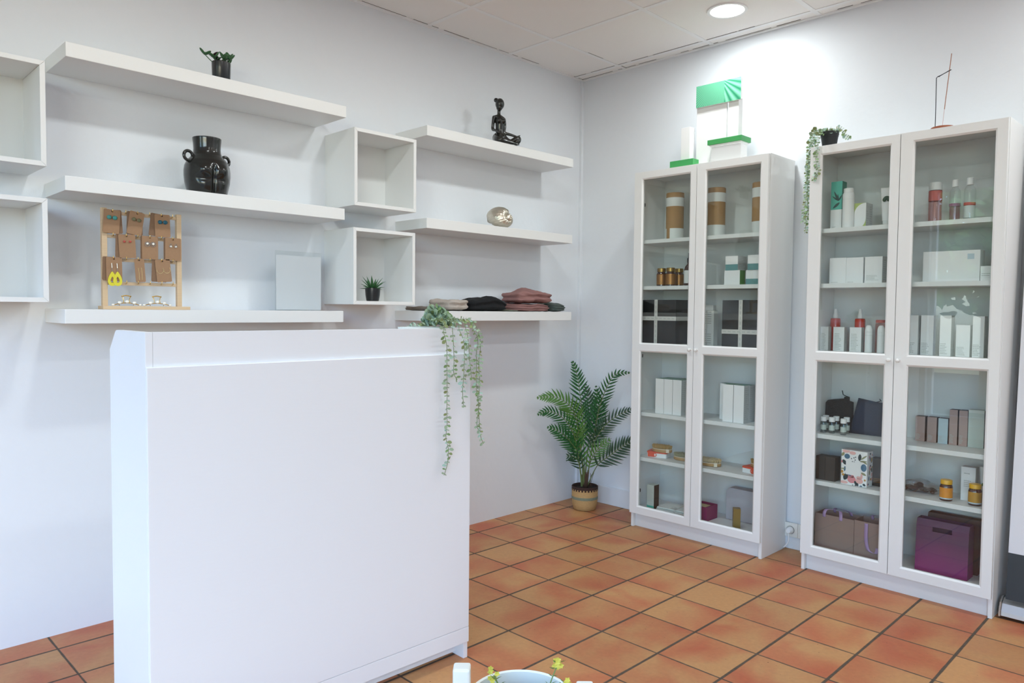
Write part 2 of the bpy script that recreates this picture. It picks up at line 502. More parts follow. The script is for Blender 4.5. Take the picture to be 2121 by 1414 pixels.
def obj(name, bm, mats, parent=None, bevel=0.0, smooth=False, fix=True, loc=None, rot=None):
    if fix:
        bmesh.ops.recalc_face_normals(bm, faces=bm.faces)
    me = bpy.data.meshes.new(name)
    bm.to_mesh(me)
    bm.free()
    for m in (mats if isinstance(mats, (list, tuple)) else [mats]):
        me.materials.append(M[m] if isinstance(m, str) else m)
    o = bpy.data.objects.new(name, me)
    COL.objects.link(o)
    if smooth:
        for p in me.polygons: p.use_smooth = True
        if smooth != 'all':
            me.set_sharp_from_angle(angle=math.radians(smooth if smooth is not True else 40))
    if bevel:
        md = o.modifiers.new('bevel', 'BEVEL')
        md.width = bevel; md.segments = 2; md.limit_method = 'ANGLE'; md.angle_limit = math.radians(40)
    if parent is not None: o.parent = parent
    if loc is not None: o.location = loc
    if rot is not None: o.rotation_euler = rot
    return o

def tag(o, label, cat, group=None):
    o['label'] = label; o['category'] = cat
    if group: o['group'] = group
    return o

def thing(name, label, cat, loc=(0, 0, 0), rotz=0.0, group=None):
    o = bpy.data.objects.new(name, None)
    COL.objects.link(o)
    o.empty_display_size = 0.05
    o.location = loc; o.rotation_euler = (0, 0, rotz)
    return tag(o, label, cat, group)

def struct(name, bm, m, **k):
    o = obj(name, bm, m, **k)
    o['kind'] = 'structure'
    return o

def B(): return bmesh.new()

def bx(*a, mi=0):
    bm = bmesh.new(); box(bm, *a, mi=mi); return bm

# frames of the two bookcases: u along the front, d out from the wall
FR = {1: (-0.6443, 0.0101, -0.002), 2: (-1.6454, -0.0051, -0.0218)}
def W(b, u, d, z):
    by, g, t = FR[b]
    c, s = math.cos(t), math.sin(t)
    return (-g - d * c + u * s, by - d * s - u * c, z + 0.0005)
def RZ(b): return -PI / 2 + FR[b][2]

def text_rows(bm, x0, x1, z0, z1, n, y, mi, seed=0, fill=0.42, face='f', ln=(0.55, 1.0)):
    r = random.Random(seed)
    dz = (z1 - z0) / n
    for k in range(n):
        z = z1 - (k + 0.5) * dz
        e = x0 + (x1 - x0) * r.uniform(*ln)
        x = x0
        while x < e - 0.0015:
            w = min(r.uniform(0.0025, 0.008), e - x)
            if face == 'f': box(bm, x, y - 0.0004, z - dz * fill / 2, x + w, y + 0.0002, z + dz * fill / 2, mi)
            else: box(bm, y - 0.0002, x, z - dz * fill / 2, y + 0.0004, x + w, z + dz * fill / 2, mi)
            x += w + 0.0012

def carton(name, label, cat, b, u0, u1, d0, d1, z0, z1, mats=('paper',), bands=None, top=None, side=None, text=(), stext=(), group=None, turn=0.0, bevel=0.0008):
    """a box standing in bookcase b, front at depth d1; bands = [(height fraction, material index)], bottom up"""
    w, dp, h = u1 - u0, d1 - d0, z1 - z0
    bm = B()
    bands = bands or [(1.0, 0)]
    f0 = 0.0
    for f1, mi in bands:
        box(bm, -w / 2, -dp / 2, h * f0, w / 2, dp / 2, h * f1, mi)
        f0 = f1
    bmesh.ops.remove_doubles(bm, verts=bm.verts, dist=1e-6)
    inner = [f for f in bm.faces if abs(f.normal.z) > 0.9 and 1e-5 < f.calc_center_median().z < h - 1e-5]
    bm.normal_update()
    inner = [f for f in bm.faces if abs(f.normal.z) > 0.9 and 1e-5 < f.calc_center_median().z < h - 1e-5]
    bmesh.ops.delete(bm, geom=inner, context='FACES_ONLY')
    bmesh.ops.recalc_face_normals(bm, faces=bm.faces)
    for f in bm.faces:
        if top is not None and f.normal.z > 0.9: f.material_index = top
        if side is not None and abs(f.normal.x) > 0.9: f.material_index = side
    sd = int(u0 * 1e4 + z0 * 1e3)
    for (fx0, fx1, fz0, fz1, n, mi) in text:
        text_rows(bm, -w / 2 + w * fx0, -w / 2 + w * fx1, h * fz0, h * fz1, n, -dp / 2, mi, sd)
    for (fx0, fx1, fz0, fz1, n, mi) in stext:
        text_rows(bm, -dp / 2 + dp * fx0, -dp / 2 + dp * fx1, h * fz0, h * fz1, n, w / 2, mi, sd + 1, face='r')
    o = obj(name, bm, list(mats), fix=True)
    o.location = W(b, (u0 + u1) / 2, (d0 + d1) / 2, z0)
    o.rotation_euler = (0, 0, RZ(b) + turn)
    return tag(o, label, cat, group)

def turned(name, label, cat, b, u, d, z, parts, group=None, seg=28, rot=0.0, scale=1.0):
    """a thing of lathe parts: (part name, profile, material)"""
    t = thing(name, label, cat, W(b, u, d, z), RZ(b) + rot, group)
    for nm, prof, m in parts:
        bm = B()
        lathe(bm, prof, seg)
        obj(nm, bm, m, t, smooth=35)
    return t

# ------------------------------------------------------------------ the room
struct('floor', bx(RX - 0.2, RY - 0.2, -0.12, 0.2, 0.2, 0.0), 'floor')
struct('wall_left', bx(RX - 0.2, 0.0, 0.0, 0.0, 0.2, H + 0.1), 'wall')
struct('wall_right', bx(0.0, RY - 0.2, 0.0, 0.2, 0.2, H + 0.1), 'wall')
struct('wall_back', bx(RX - 0.2, RY - 0.2, 0.0, 0.0, RY, H + 0.1), 'wall')
bm = B()
WY0, WY1, WZ0, WZ1 = -5.3, -0.55, 0.12, 2.58
box(bm, RX - 0.2, RY, 0, RX, 0, WZ0)
box(bm, RX - 0.2, RY, WZ1, RX, 0, H + 0.1)
box(bm, RX - 0.2, RY, WZ0, RX, WY0, WZ1)
box(bm, RX - 0.2, WY1, WZ0, RX, 0, WZ1)
struct('wall_front', bm, 'wall')
bm = B()
fx0, fx1 = RX - 0.13, RX - 0.07
ys = [WY0, -4.1, -2.9, -1.7, WY1]
for y in ys:
    box(bm, fx0, max(y - 0.04, WY0), WZ0, fx1, min(y + 0.04, WY1), WZ1)
for z in (WZ0, 1.52, WZ1 - 0.08):
    box(bm, fx0 + 0.002, WY0, z, fx1 - 0.002, WY1, z + 0.08)
win = struct('window_1', bm, 'frame')
bm = B()
for a, b_ in zip(ys, ys[1:]):
    for z0, z1 in ((WZ0 + 0.08, 1.52), (1.60, WZ1 - 0.08)):
        box(bm, RX - 0.102, a + 0.04, z0, RX - 0.098, b_ - 0.04, z1)
obj('pane', bm, 'wglass', win)

# ceiling of suspended tiles in a thin grid, with the dark gaps beside the bars
ceil = struct('ceiling', bx(RX - 0.2, RY - 0.2, H, 0.2, 0.2, H + 0.08), 'ceil')
gx = [-0.09 - 0.6 * i for i in range(9)]
gy = [-0.355 - 0.6 * i for i in range(10)]
bm = B()
for x in gx: box(bm, x - 0.012, RY, H - 0.003, x + 0.012, 0, H + 0.002)
for y in gy: box(bm, RX, y - 0.012, H - 0.0028, 0, y + 0.012, H + 0.002)
obj('ceiling_grid', bm, 'trim', ceil)
bm = B()
r2 = random.Random(4)
def dashes(a0, a1, fn):
    a = a0
    while a < a1:
        ln = r2.uniform(0.05, 0.30)
        if r2.random() < 0.55:
            fn(a, min(a + ln, a1), r2.uniform(0.0012, 0.0035))
        a += ln + r2.uniform(0.01, 0.05)
for x in gx:
    for s in (-1, 1):
        dashes(-3.4, 0, lambda p, q, w: box(bm, x + s * 0.0135 - w / 2, p, H - 0.0012, x + s * 0.0135 + w / 2, q, H + 0.001) if r2.random() < 0.5 else None)
for y in gy[:6]:
    for s in (-1, 1):
        dashes(-3.4, 0, lambda p, q, w: box(bm, p, y + s * 0.0135 - w / 2, H - 0.0012, q, y + s * 0.0135 + w / 2, H + 0.001) if r2.random() < 0.5 else None)
dashes(-3.4, -0.02, lambda p, q, w: box(bm, p, -0.026 - w, H - 0.0012, q, -0.026, H + 0.001))
dashes(-2.6, -0.02, lambda p, q, w: box(bm, -0.026 - 1.3 * w, p, H - 0.0012, -0.026, q, H + 0.001))
obj('ceiling_gap', bm, 'gap', ceil)
struct('trim_1', bx(RX, -0.022, H - 0.006, 0, 0.001, H + 0.001), 'trim')
struct('trim_2', bx(-0.022, RY, H - 0.0062, 0.001, 0, H + 0.001), 'trim')
struct('trim_3', bx(-0.020, -0.018, 0.0, 0.001, 0.001, H - 0.006), 'wall', bevel=0.002)     # slim cable trunking up the corner
struct('baseboard_right', bx(-0.010, RY, 0.0, 0.001, -0.018, 0.115), 'wall', bevel=0.003)

# street outside the window
g = struct('ground', bx(-16, -12, -0.3, RX - 0.2, 8, -0.13), 'pave')
for i, (tx, ty, th, cr_) in enumerate(((-8.8, -0.2, 3.4, 1.4), (-9.6, 3.4, 3.8, 1.6), (-9.2, -3.6, 3.6, 1.4))):
    t = thing('tree', ('leafy street tree outside the shop window, nearest its corner', 'leafy street tree outside beyond the corner of the shop', 'leafy street tree outside opposite the middle of the window')[i], 'tree', (tx, ty, -0.13), 0, 'street trees')
    bm = B(); tube(bm, [(0, 0, 0), (0.05, 0.02, 1.0), (0, 0.06, 2.2)], [0.13, 0.10, 0.07], 10); obj('trunk', bm, 'bark', t, smooth=True)
    bm = B()
    rr = random.Random(i)
    for k in range(1500):
        v = Vector((rr.gauss(0, 1), rr.gauss(0, 1), rr.gauss(0, 1))).normalized() * (cr_ * rr.uniform(0.35, 1) )
        p = Vector((0, 0, th - 0.9)) + Vector((v.x, v.y, v.z * 0.9))
        d = Vector((rr.gauss(0, 1), rr.gauss(0, 1), rr.gauss(0, 1))).normalized()
        s = d.orthogonal().normalized()
        blade(bm, p, d, s, d.cross(s), rr.uniform(0.16, 0.30), 0.15, 0.2)
    obj('foliage', bm, 'treeleaf', t, fix=False)

# recessed round downlights
for i, (lx, ly) in enumerate(LAMPS):
    lab = 'round lit downlight recessed in the ceiling above the left glass bookcase' if i == 0 else 'round recessed ceiling downlight outside the picture'
    t = thing('downlight', lab, 'ceiling light', (lx, ly, H), 0, 'ceiling downlights')
    bm = B(); lathe(bm, [(0.080, -0.0025), (0.083, -0.006), (0.097, -0.006), (0.100, 0.0005), (0.080, 0.0005), (0.080, -0.0025)], 48)
    obj('trim_ring', bm, 'trim', t, smooth=40)
    bm = B(); lathe(bm, [(0, -0.0045), (0.0805, -0.0045), (0.0805, 0.0), (0, 0.0)], 48)
    obj('diffuser', bm, 'lamp', t)
    ld = bpy.data.lights.new('downlight_lamp', 'AREA')
    ld.shape = 'DISK'; ld.size = 0.15; ld.energy = LAMP_W; ld.color = LAMP_COL
    ld.spread = math.radians(180)
    lo = bpy.data.objects.new('downlight_lamp', ld)
    COL.objects.link(lo); lo.parent = t; lo.location = (0, 0, -0.0075)

# ------------------------------------------------------------------ wall shelves and cubes
SD, ST, SL_ = 0.259, 0.0501, 1.1029
def shelf(x, z, label):
    o = obj('wall_shelf', bx(-SL_, -SD, -ST, 0, 0, 0), 'white', bevel=0.0015)
    o.location = (x, 0, z)
    return tag(o, label, 'shelf', 'floating wall shelves')
shelf(-1.9423, 2.1381, 'white floating shelf on the left holding the succulent in a black pot')
shelf(-1.9503, 1.685, 'white floating shelf on the left holding the black vase')
shelf(-1.9568, 1.2282, 'white floating shelf on the left holding the wooden earring rack')
shelf(-0.3828, 2.1398, 'white floating shelf on the right holding the seated black figurine')
shelf(-0.3828, 1.6892, 'white floating shelf on the right holding the silver seashell')
shelf(-0.3828, 1.2315, 'white floating shelf on the right holding the folded clothes')

def cube(x, z, label):
    w, d, th = 0.3497, 0.2515, 0.016
    t = thing('cube_shelf', label, 'shelf', (x, 0, z), 0, 'open cube shelves')
    m45 = 0.0006
    # mitred frame boards
    def board(name, poly):
        bm = B(); prism(bm, poly, -d, 0, 'y'); obj(name, bm, 'white', t, bevel=0.0006)
    a, b_ = 0.0, w
    board('side_panel', [(a, a + m45), (a + th, a + th + m45), (a + th, b_ - th - m45), (a, b_ - m45)])
    board('side_panel', [(b_, a + m45), (b_, b_ - m45), (b_ - th, b_ - th - m45), (b_ - th, a + th + m45)])
    board('top_panel', [(a, b_), (a + th, b_ - th), (b_ - th, b_ - th), (b_, b_)])
    board('bottom_panel', [(a, a), (b_, a), (b_ - th, a + th), (a + th, a + th)])
    obj('back_panel', bx(th, -0.016, th, w - th, -0.010, w - th), 'white_in', t)
    return t
cube(-1.8947, 1.7086, 'empty white cube shelf in the middle, upper of its pair')
cube(-1.8998, 1.2589, 'white cube shelf in the middle with the small aloe plant inside')
cube(-3.105 - 0.3497, 1.7086, 'empty white cube shelf cut by the left picture edge, upper one')
cube(-3.1042 - 0.3497, 1.2512, 'empty white cube shelf cut by the left picture edge, lower one')

# ------------------------------------------------------------------ reception counter
ct = thing('reception_counter', 'white reception counter with a trailing plant on its right end', 'counter', (-3.1117, -1.182, 0), -0.0209)
CL, CH = 1.0700, 1.1755
end = [(0, 0), (0.296, 0), (0.296, CH - 0.055), (0.246, CH - 0.006), (0.238, CH - 0.001), (0.230, CH), (0, CH)]
for x in (0.0, CL - 0.018):
    bm = B(); prism(bm, end, x, x + 0.018, 'x'); obj('end_panel', bm, 'counter', ct, bevel=0.001)
obj('upper_front_panel', bx(0.0185, 0.0005, 1.07, CL - 0.0185, 0.018, CH), 'counter', ct, bevel=0.0006)
bm = B(); box(bm, 0.0005, -0.008, 0.115, CL - 0.0005, 0.0, 1.087)
obj('front_panel', bm, 'counter', ct, bevel=0.002)
bm = B(); box(bm, 0.0005, -0.008, 0.060, CL - 0.0005, 0.0, 0.1142)
obj('lower_front_panel', bm, 'counter', ct, bevel=0.0012)
obj('inner_panel', bx(0.0185, 0.003, 0.060, CL - 0.0185, 0.018, 1.0695), 'counter', ct)
obj('toe_kick', bx(0.0185, 0.045, 0.012, CL - 0.0185, 0.060, 0.0595), 'counter', ct)
obj('top_board', bx(0.0185, 0.0185, CH - 0.046, CL - 0.0185, 0.228, CH - 0.028), 'counter', ct, bevel=0.001)
obj('work_surface', bx(0.0185, 0.0185, 0.74, CL - 0.0185, 0.294, 0.765), 'counter', ct)

# ------------------------------------------------------------------ glass bookcases
def bookcase(b, label, shelves, d0):
    t = thing('glass_bookcase', label, 'bookcase', W(b, 0, 0, -0.0005), RZ(b), 'glass door bookcases')
    D = 0.2701
    def bd(name, u0, u1, da, db, z0, z1, m='white', bev=0.0008, par=t):
        return obj(name, bx(u0, -db, z0, u1, -da, z1), m, par, bevel=bev)
    bd('side_panel', 0, 0.016, d0, D, 0, 2.0245)
    bd('side_panel', 0.784, 0.80, d0, D, 0, 2.0245)
    bd('top_panel', 0.0163, 0.7837, d0, D, 2.0075, 2.0243)
    bd('back_panel', 0.0163, 0.7837, d0 + 0.002, d0 + 0.006, 0.02, 2.0072, 'white_in')
    bd('plinth', 0.0163, 0.7837, 0.232, 0.248, 0.0, 0.0915)
    bd('bottom_panel', 0.0163, 0.7837, d0 + 0.0065, D, 0.0920, 0.110)
    for z in shelves:
        bd('shelf', 0.0165, 0.7835, d0 + 0.0065, 0.258, z - 0.0205, z, 'white_in')
    for k, (a, c) in enumerate(((0.002, 0.3985), (0.4015, 0.798))):
        y0, y1 = -0.290, -0.2715     # face, back
        zb, zt = 0.084, 2.0195
        ops = ((a + 0.0485, c - 0.0335, 0.123, 1.019), (a + 0.0485, c - 0.0335, 1.055, 1.984)) if k == 0 else \
              ((a + 0.0485, c - 0.036, 0.123, 1.019), (a + 0.0485, c - 0.036, 1.055, 1.984))
        bm = B()
        u0, u1 = ops[0][0], ops[0][1]
        box(bm, a, y0, zb, u0, y1, zt); box(bm, u1, y0, zb, c, y1, zt)
        for z0, z1 in ((zb, ops[0][2]), (ops[0][3], ops[1][2]), (ops[1][3], zt)):
            box(bm, u0, y0, z0, u1, y1, z1)
        e = 0.0075
        for (p, q, z0, z1) in ops:
            o_ = [(p, y0, z0), (q, y0, z0), (q, y0, z1), (p, y0, z1)]
            i_ = [(p + e, y0 + 0.006, z0 + e), (q - e, y0 + 0.006, z0 + e), (q - e, y0 + 0.006, z1 - e), (p + e, y0 + 0.006, z1 - e)]
            j_ = [(x, y1, z) for x, _, z in i_]
            ov, iv, jv = ([bm.verts.new(x) for x in L_] for L_ in (o_, i_, j_))
            for n in range(4):
                m_ = (n + 1) % 4
                bm.faces.new((ov[n], ov[m_], iv[m_], iv[n]))
                bm.faces.new((iv[n], iv[m_], jv[m_], jv[n]))
        dr = obj('door', bm, 'white', t, fix=False)
        for (p, q, z0, z1) in ops:
            bd('glass_pane', p + 0.004, q - 0.004, 0.2765, 0.2800, z0 + 0.004, z1 - 0.004, 'glass', 0, dr)
        bm = B(); lathe(bm, [(0, 0.0), (0.005, 0.0), (0.0045, 0.010), (0.0085, 0.014), (0.0085, 0.020), (0.006, 0.023), (0, 0.0235)], 20)
        kn = obj('knob', bm, 'white', dr, smooth=50, loc=((c - 0.0165) if k == 0 else (a + 0.0195), y0, 1.037), rot=(PI / 2, 0, 0))
        for z in (0.205, 0.985, 1.845):
            hu = (0.0165, 0.034) if k == 0 else (0.766, 0.7835)
            bd('hinge', hu[0], hu[1], 0.225, 0.2700, z - 0.010, z + 0.010, 'hinge', 0.003, dr)
    return t
S1 = (1.642, 1.382, 1.058, 0.665, 0.406)
S2 = (1.637, 1.379, 1.058, 0.665, 0.440)
bookcase(1, 'white bookcase with glass doors nearest the corner palm', S1, 0.0)
bookcase(2, 'white bookcase with glass doors carrying the incense holder on top', S2, 0.010)

# ------------------------------------------------------------------ things on the left wall shelves
# black succulent pot
t = thing('potted_succulent', 'small jade-like succulent in a black pot on the top left shelf', 'plant', (-2.462, -0.155, 2.1386), 0.4, 'small potted plants')
bm = B(); lathe(bm, [(0, 0), (0.031, 0), (0.034, 0.004), (0.0365, 0.088), (0.0345, 0.090), (0.0335, 0.086), (0.033, 0.074), (0, 0.074)], 32); obj('pot', bm, 'blackpot', t, smooth=40)
bm = B(); lathe(bm, [(0, 0.0735), (0.0328, 0.0735), (0.0328, 0.078), (0, 0.081)], 24); obj('soil', bm, 'soil', t)
rr = random.Random(5)
bm = B(); bs = B()
for k in range(11):
    a = k * 2.4
    rad = 0.006 + 0.020 * (k / 9)
    p0 = Vector((rad * math.cos(a), rad * math.sin(a), 0.078))
    out = Vector((math.cos(a), math.sin(a), 0))
    tip = p0 + out * rr.uniform(0.002, 0.040) + Vector((0, 0, rr.uniform(0.016, 0.042)))
    tube(bs, [p0, (p0 + tip) / 2 + out * 0.002, tip], 0.0018, 6)
    for j in range(3):
        b2 = a + j * 2.1
        d = (Vector((math.cos(b2), math.sin(b2), 0)) * rr.uniform(0.6, 1.1) + Vector((0, 0, rr.uniform(0.25, 1.1)))).normalized()
        ln = rr.uniform(0.026, 0.040)
        mx = Matrix.Translation(tip + d * ln * 0.45) @ d.to_track_quat('Z', 'Y').to_matrix().to_4x4() @ Matrix.Diagonal((0.0085, 0.0038, ln * 0.5, 1))
        res = bmesh.ops.create_uvsphere(bm, u_segments=10, v_segments=8, radius=1, matrix=mx)
        mi = 1 if rr.random() < 0.22 else 0
        for v in res['verts']:
            for f in v.link_faces: f.material_index = mi
obj('leaf_cluster', bm, ['succ', 'succ2'], t, smooth='all')
obj('stem_cluster', bs, 'succ', t)

# black body-shaped vase
t = thing('vase', 'black glossy torso shaped vase with two ring handles on the middle left shelf', 'vase', (-2.52, -0.150, 1.6855))
prof = [(0.0, 0.0), (0.070, 0.0), (0.0745, 0.004), (0.080, 0.028), (0.0855, 0.052), (0.088, 0.078), (0.088, 0.098), (0.085, 0.118), (0.077, 0.136), (0.066, 0.149), (0.057, 0.160), (0.0525, 0.172), (0.0515, 0.186), (0.0525, 0.205), (0.0545, 0.225), (0.0545, 0.229), (0.0525, 0.230), (0.0495, 0.226), (0.047, 0.19), (0.046, 0.15), (0.0, 0.14)]
fine = []
for (r0, z0), (r1, z1) in zip(prof[:16], prof[1:17]):
    for k in range(4): fine.append((r0 + (r1 - r0) * k / 4, z0 + (z1 - z0) * k / 4))
fine = [(0.0, 0.0)] + [p for p in fine if p[0] > 0.02] + prof[16:]
bm = B(); lathe(bm, fine, 128)
phi = math.atan2(-0.997, -0.082)
for v in bm.verts:
    r = math.hypot(v.co.x, v.co.y)
    if r < 0.049 or v.co.z < 0.003: continue
    a = math.atan2(v.co.y, v.co.x) - phi
    a = (a + PI) % (2 * PI) - PI
    z = v.co.z
    d = 0.0
    for s in (-1, 1):
        d += 0.013 * math.exp(-(((a - s * 0.42) / 0.30) ** 2) - ((z - 0.094) / 0.026) ** 2)
        d += 0.004 * math.exp(-(((a - s * 0.5) / 0.33) ** 2) - ((z - 0.03) / 0.03) ** 2)
    if z < 0.122: d -= 0.013 * math.exp(-((a / 0.075) ** 2)) * min(1, (0.122 - z) / 0.02)
    d -= 0.005 * math.exp(-((abs(a) - 0.42) / 0.35) ** 2 - ((z - 0.058) / 0.009) ** 2)
    k = (r + d) / r
    v.co.x *= k; v.co.y *= k
obj('body', bm, 'black', t, smooth='all')
for s in (-1, 1):
    bm = B()
    c = Vector((s * 0.079, 0, 0.150))
    tube(bm, [c + Vector((math.cos(a) * 0.0175, 0, math.sin(a) * 0.0185)) for a in [2 * PI * k / 24 for k in range(25)]], 0.0062, 12)
    obj('handle', bm, 'black', t, smooth='all', rot=(0, 0, 0.12))

# seated figurine: one continuous remeshed body
def figurine():
    k = 0.000213
    def P(x, y, f=0.0): return Vector(((x - 420) * k, -f, (1330 - y) * k))
    bm = B()
    def el(x, y, f, rx, ry, rf=None): ball(bm, P(x, y, f), 1.0, 20, 0, (rx, rf or rx, ry))
    def limb(pts, seg=14):
        path = smooth_path([P(*p[:3]) for p in pts], 6)
        rs = []
        for i in range(len(path)):
            t = i / 6; j = min(int(t), len(pts) - 2); u = t - j
            rs.append(pts[j][3] * (1 - u) + pts[j + 1][3] * u)
        tube(bm, path, rs, seg)
        for p in (pts[0], pts[-1]): ball(bm, P(*p[:3]), p[3], 14)
    el(360, 255, 0.0, 0.0250, 0.0315, 0.0265); el(350, 345, 0.004, 0.0175, 0.0200, 0.0185); el(346, 395, 0.006, 0.0105, 0.0105, 0.0110)
    el(262, 152, -0.004, 0.0128, 0.0128)
    limb([(340, 400, 0.0, 0.0098), (338, 490, -0.001, 0.0090), (342, 580, -0.001, 0.0125)])
    limb([(222, 598, 0.004, 0.0100), (345, 575, 0.0, 0.0120), (462, 640, -0.004, 0.0105)])
    limb([(345, 590, 0.0, 0.0150), (368, 690, 0.0, 0.0275), (366, 800, 0.0, 0.0245), (362, 920, 0.0, 0.0215), (365, 1030, 0.0, 0.0250), (345, 1130, 0.004, 0.0330), (345, 1180, 0.006, 0.0310)], 20)
    el(458, 705, 0.012, 0.0145, 0.0145); el(335, 705, 0.023, 0.0140, 0.0140)
    limb([(212, 600, 0.004, 0.0105), (192, 750, 0.006, 0.0088), (185, 905, 0.008, 0.0086), (245, 955, 0.030, 0.0075), (330, 1020, 0.056, 0.0062), (352, 1050, 0.066, 0.0045)])
    limb([(474, 650, -0.004, 0.0100), (494, 800, -0.008, 0.0082), (492, 975, -0.008, 0.0086), (650, 1030, -0.006, 0.0076), (790, 1080, -0.004, 0.0060), (845, 1078, -0.004, 0.0062), (885, 1052, -0.004, 0.0035)])
    limb([(430, 1110, 0.000, 0.0250), (540, 1190, 0.000, 0.0185), (650, 1225, 0.000, 0.0160), (760, 1175, 0.000, 0.0165), (845, 1135, 0.000, 0.0150), (850, 1200, 0.002, 0.0135), (800, 1275, 0.006, 0.0105), (770, 1300, 0.010, 0.0062)])
    limb([(310, 1140, 0.016, 0.0290), (330, 1215, 0.055, 0.0215), (400, 1245, 0.068, 0.0175), (540, 1268, 0.056, 0.0130), (690, 1285, 0.040, 0.0095), (790, 1300, 0.028, 0.0062), (862, 1312, 0.022, 0.0038)])
    for v in bm.verts: v.co.z = max(v.co.z, 0.0002)
    o = obj('figurine', bm, 'black', None)
    md = o.modifiers.new('remesh', 'REMESH'); md.mode = 'VOXEL'; md.voxel_size = 0.0019; md.use_smooth_shade = True
    sm = o.modifiers.new('smooth', 'SMOOTH'); sm.factor = 0.5; sm.iterations = 5
    return o
fg = figurine()
fg.location = (-0.905, -0.185, 2.1412); fg.rotation_euler = (0, 0, -PI / 4)
tag(fg, 'black figurine of a seated cross-legged woman with a hair bun', 'figurine')

# silver shell
def shell():
    bm = B()
    turns, n, seg = 3.0, 190, 30
    ax = Vector((0.80, -0.52, 0.22)).normalized()
    e1 = Vector((0, 0, 1)); e1 = (e1 - ax * e1.dot(ax)).normalized()
    e2 = ax.cross(e1)
    rings = []
    for i in range(n + 1):
        th = turns * 2 * PI * i / n
        g = math.exp(-0.165 * th)
        a = th - 0.6
        rad = e1 * math.cos(a) + e2 * math.sin(a)
        c = rad * (0.032 * g) + ax * (0.075 * (1 - g))
        r = 0.036 * g * (1 + 0.035 * math.sin(th * 20))
        rings.append([bm.verts.new(c + rad * math.cos(2 * PI * k / seg) * r + ax * math.sin(2 * PI * k / seg) * r * 1.45) for k in range(seg)])
    for a, b in zip(rings, rings[1:]):
        for k in range(seg): bm.faces.new((a[k], a[(k + 1) % seg], b[(k + 1) % seg], b[k]))
    bm.faces.new(rings[0][::-1]); bm.faces.new(rings[-1])
    return obj('seashell', bm, 'silver', None, smooth='all')
sh = shell()
for v in sh.data.vertices: v.co = Vector((v.co.x * 1.42, v.co.y * 1.25, v.co.z * 1.30))
sh.location = (-0.905, -0.150, 1.6895 - min(v.co.z for v in sh.data.vertices))
sh.rotation_euler = (0, 0, -PI / 4)
tag(sh, 'silver spiral seashell on the middle right shelf', 'seashell')

# potted aloe in the lower cube
t = thing('potted_aloe', 'small spiky aloe in a black pot inside the lower middle cube', 'plant', (-1.7265, -0.150, 1.2755), 0, 'small potted plants')
bm = B(); lathe(bm, [(0, 0), (0.026, 0), (0.030, 0.003), (0.0345, 0.03), (0.0365, 0.060), (0.0365, 0.063), (0.0345, 0.064), (0.034, 0.055), (0, 0.055)], 32); obj('pot', bm, 'blackpot', t, smooth=40)
bm = B(); lathe(bm, [(0, 0.0545), (0.0338, 0.0545), (0.0335, 0.058), (0, 0.060)], 24); obj('soil', bm, 'soil', t)
bm = B()
rr = random.Random(3)
for k in range(22):
    a = k * 2.399
    e = 0.35 + 1.1 * (1 - k / 22)
    d = Vector((math.cos(a) * math.sin(e), math.sin(a) * math.sin(e), math.cos(e)))
    s = Vector((-math.sin(a), math.cos(a), 0)); nn = d.cross(s)
    ln = rr.uniform(0.055, 0.078) * (0.75 + 0.35 * math.cos(e))
    p = Vector((math.cos(a), math.sin(a), 0)) * 0.008 + Vector((0, 0, 0.057))
    prev = None
    for t_, w_ in ((0, 0.0060), (0.3, 0.0068), (0.6, 0.0048), (0.85, 0.0022), (1.0, 0.0003)):
        c = p + d * ln * t_ + nn * (-0.006 * t_ * t_)
        ring = [bm.verts.new(c + s * w_), bm.verts.new(c + nn * w_ * 0.55), bm.verts.new(c - s * w_), bm.verts.new(c - nn * w_ * 0.3)]
        if prev:
            for q in range(4): bm.faces.new((prev[q], prev[(q + 1) % 4], ring[(q + 1) % 4], ring[q]))
        prev = ring
obj('leaf_rosette', bm, 'aloe', t, smooth='all')

# clear sign holder with a blank sheet
t = thing('sign_holder', 'clear acrylic sign holder with a blank pale sheet on the lower left shelf', 'sign holder', (-2.099, -0.12, 1.2287), 0.0)
bm = B(); box(bm, -0.1135, -0.0030, 0.0, 0.1135, -0.0012, 0.262); box(bm, -0.1135, 0.0012, 0.0, 0.1135, 0.0030, 0.262)
box(bm, -0.1135, 0.0031, 0.0, 0.1135, 0.060, 0.0025)
obj('acrylic_holder', bm, 'clear', t)
obj('paper_insert', bx(-0.110, -0.0006, 0.003, 0.110, 0.0006, 0.243), 'glossypaper', t)

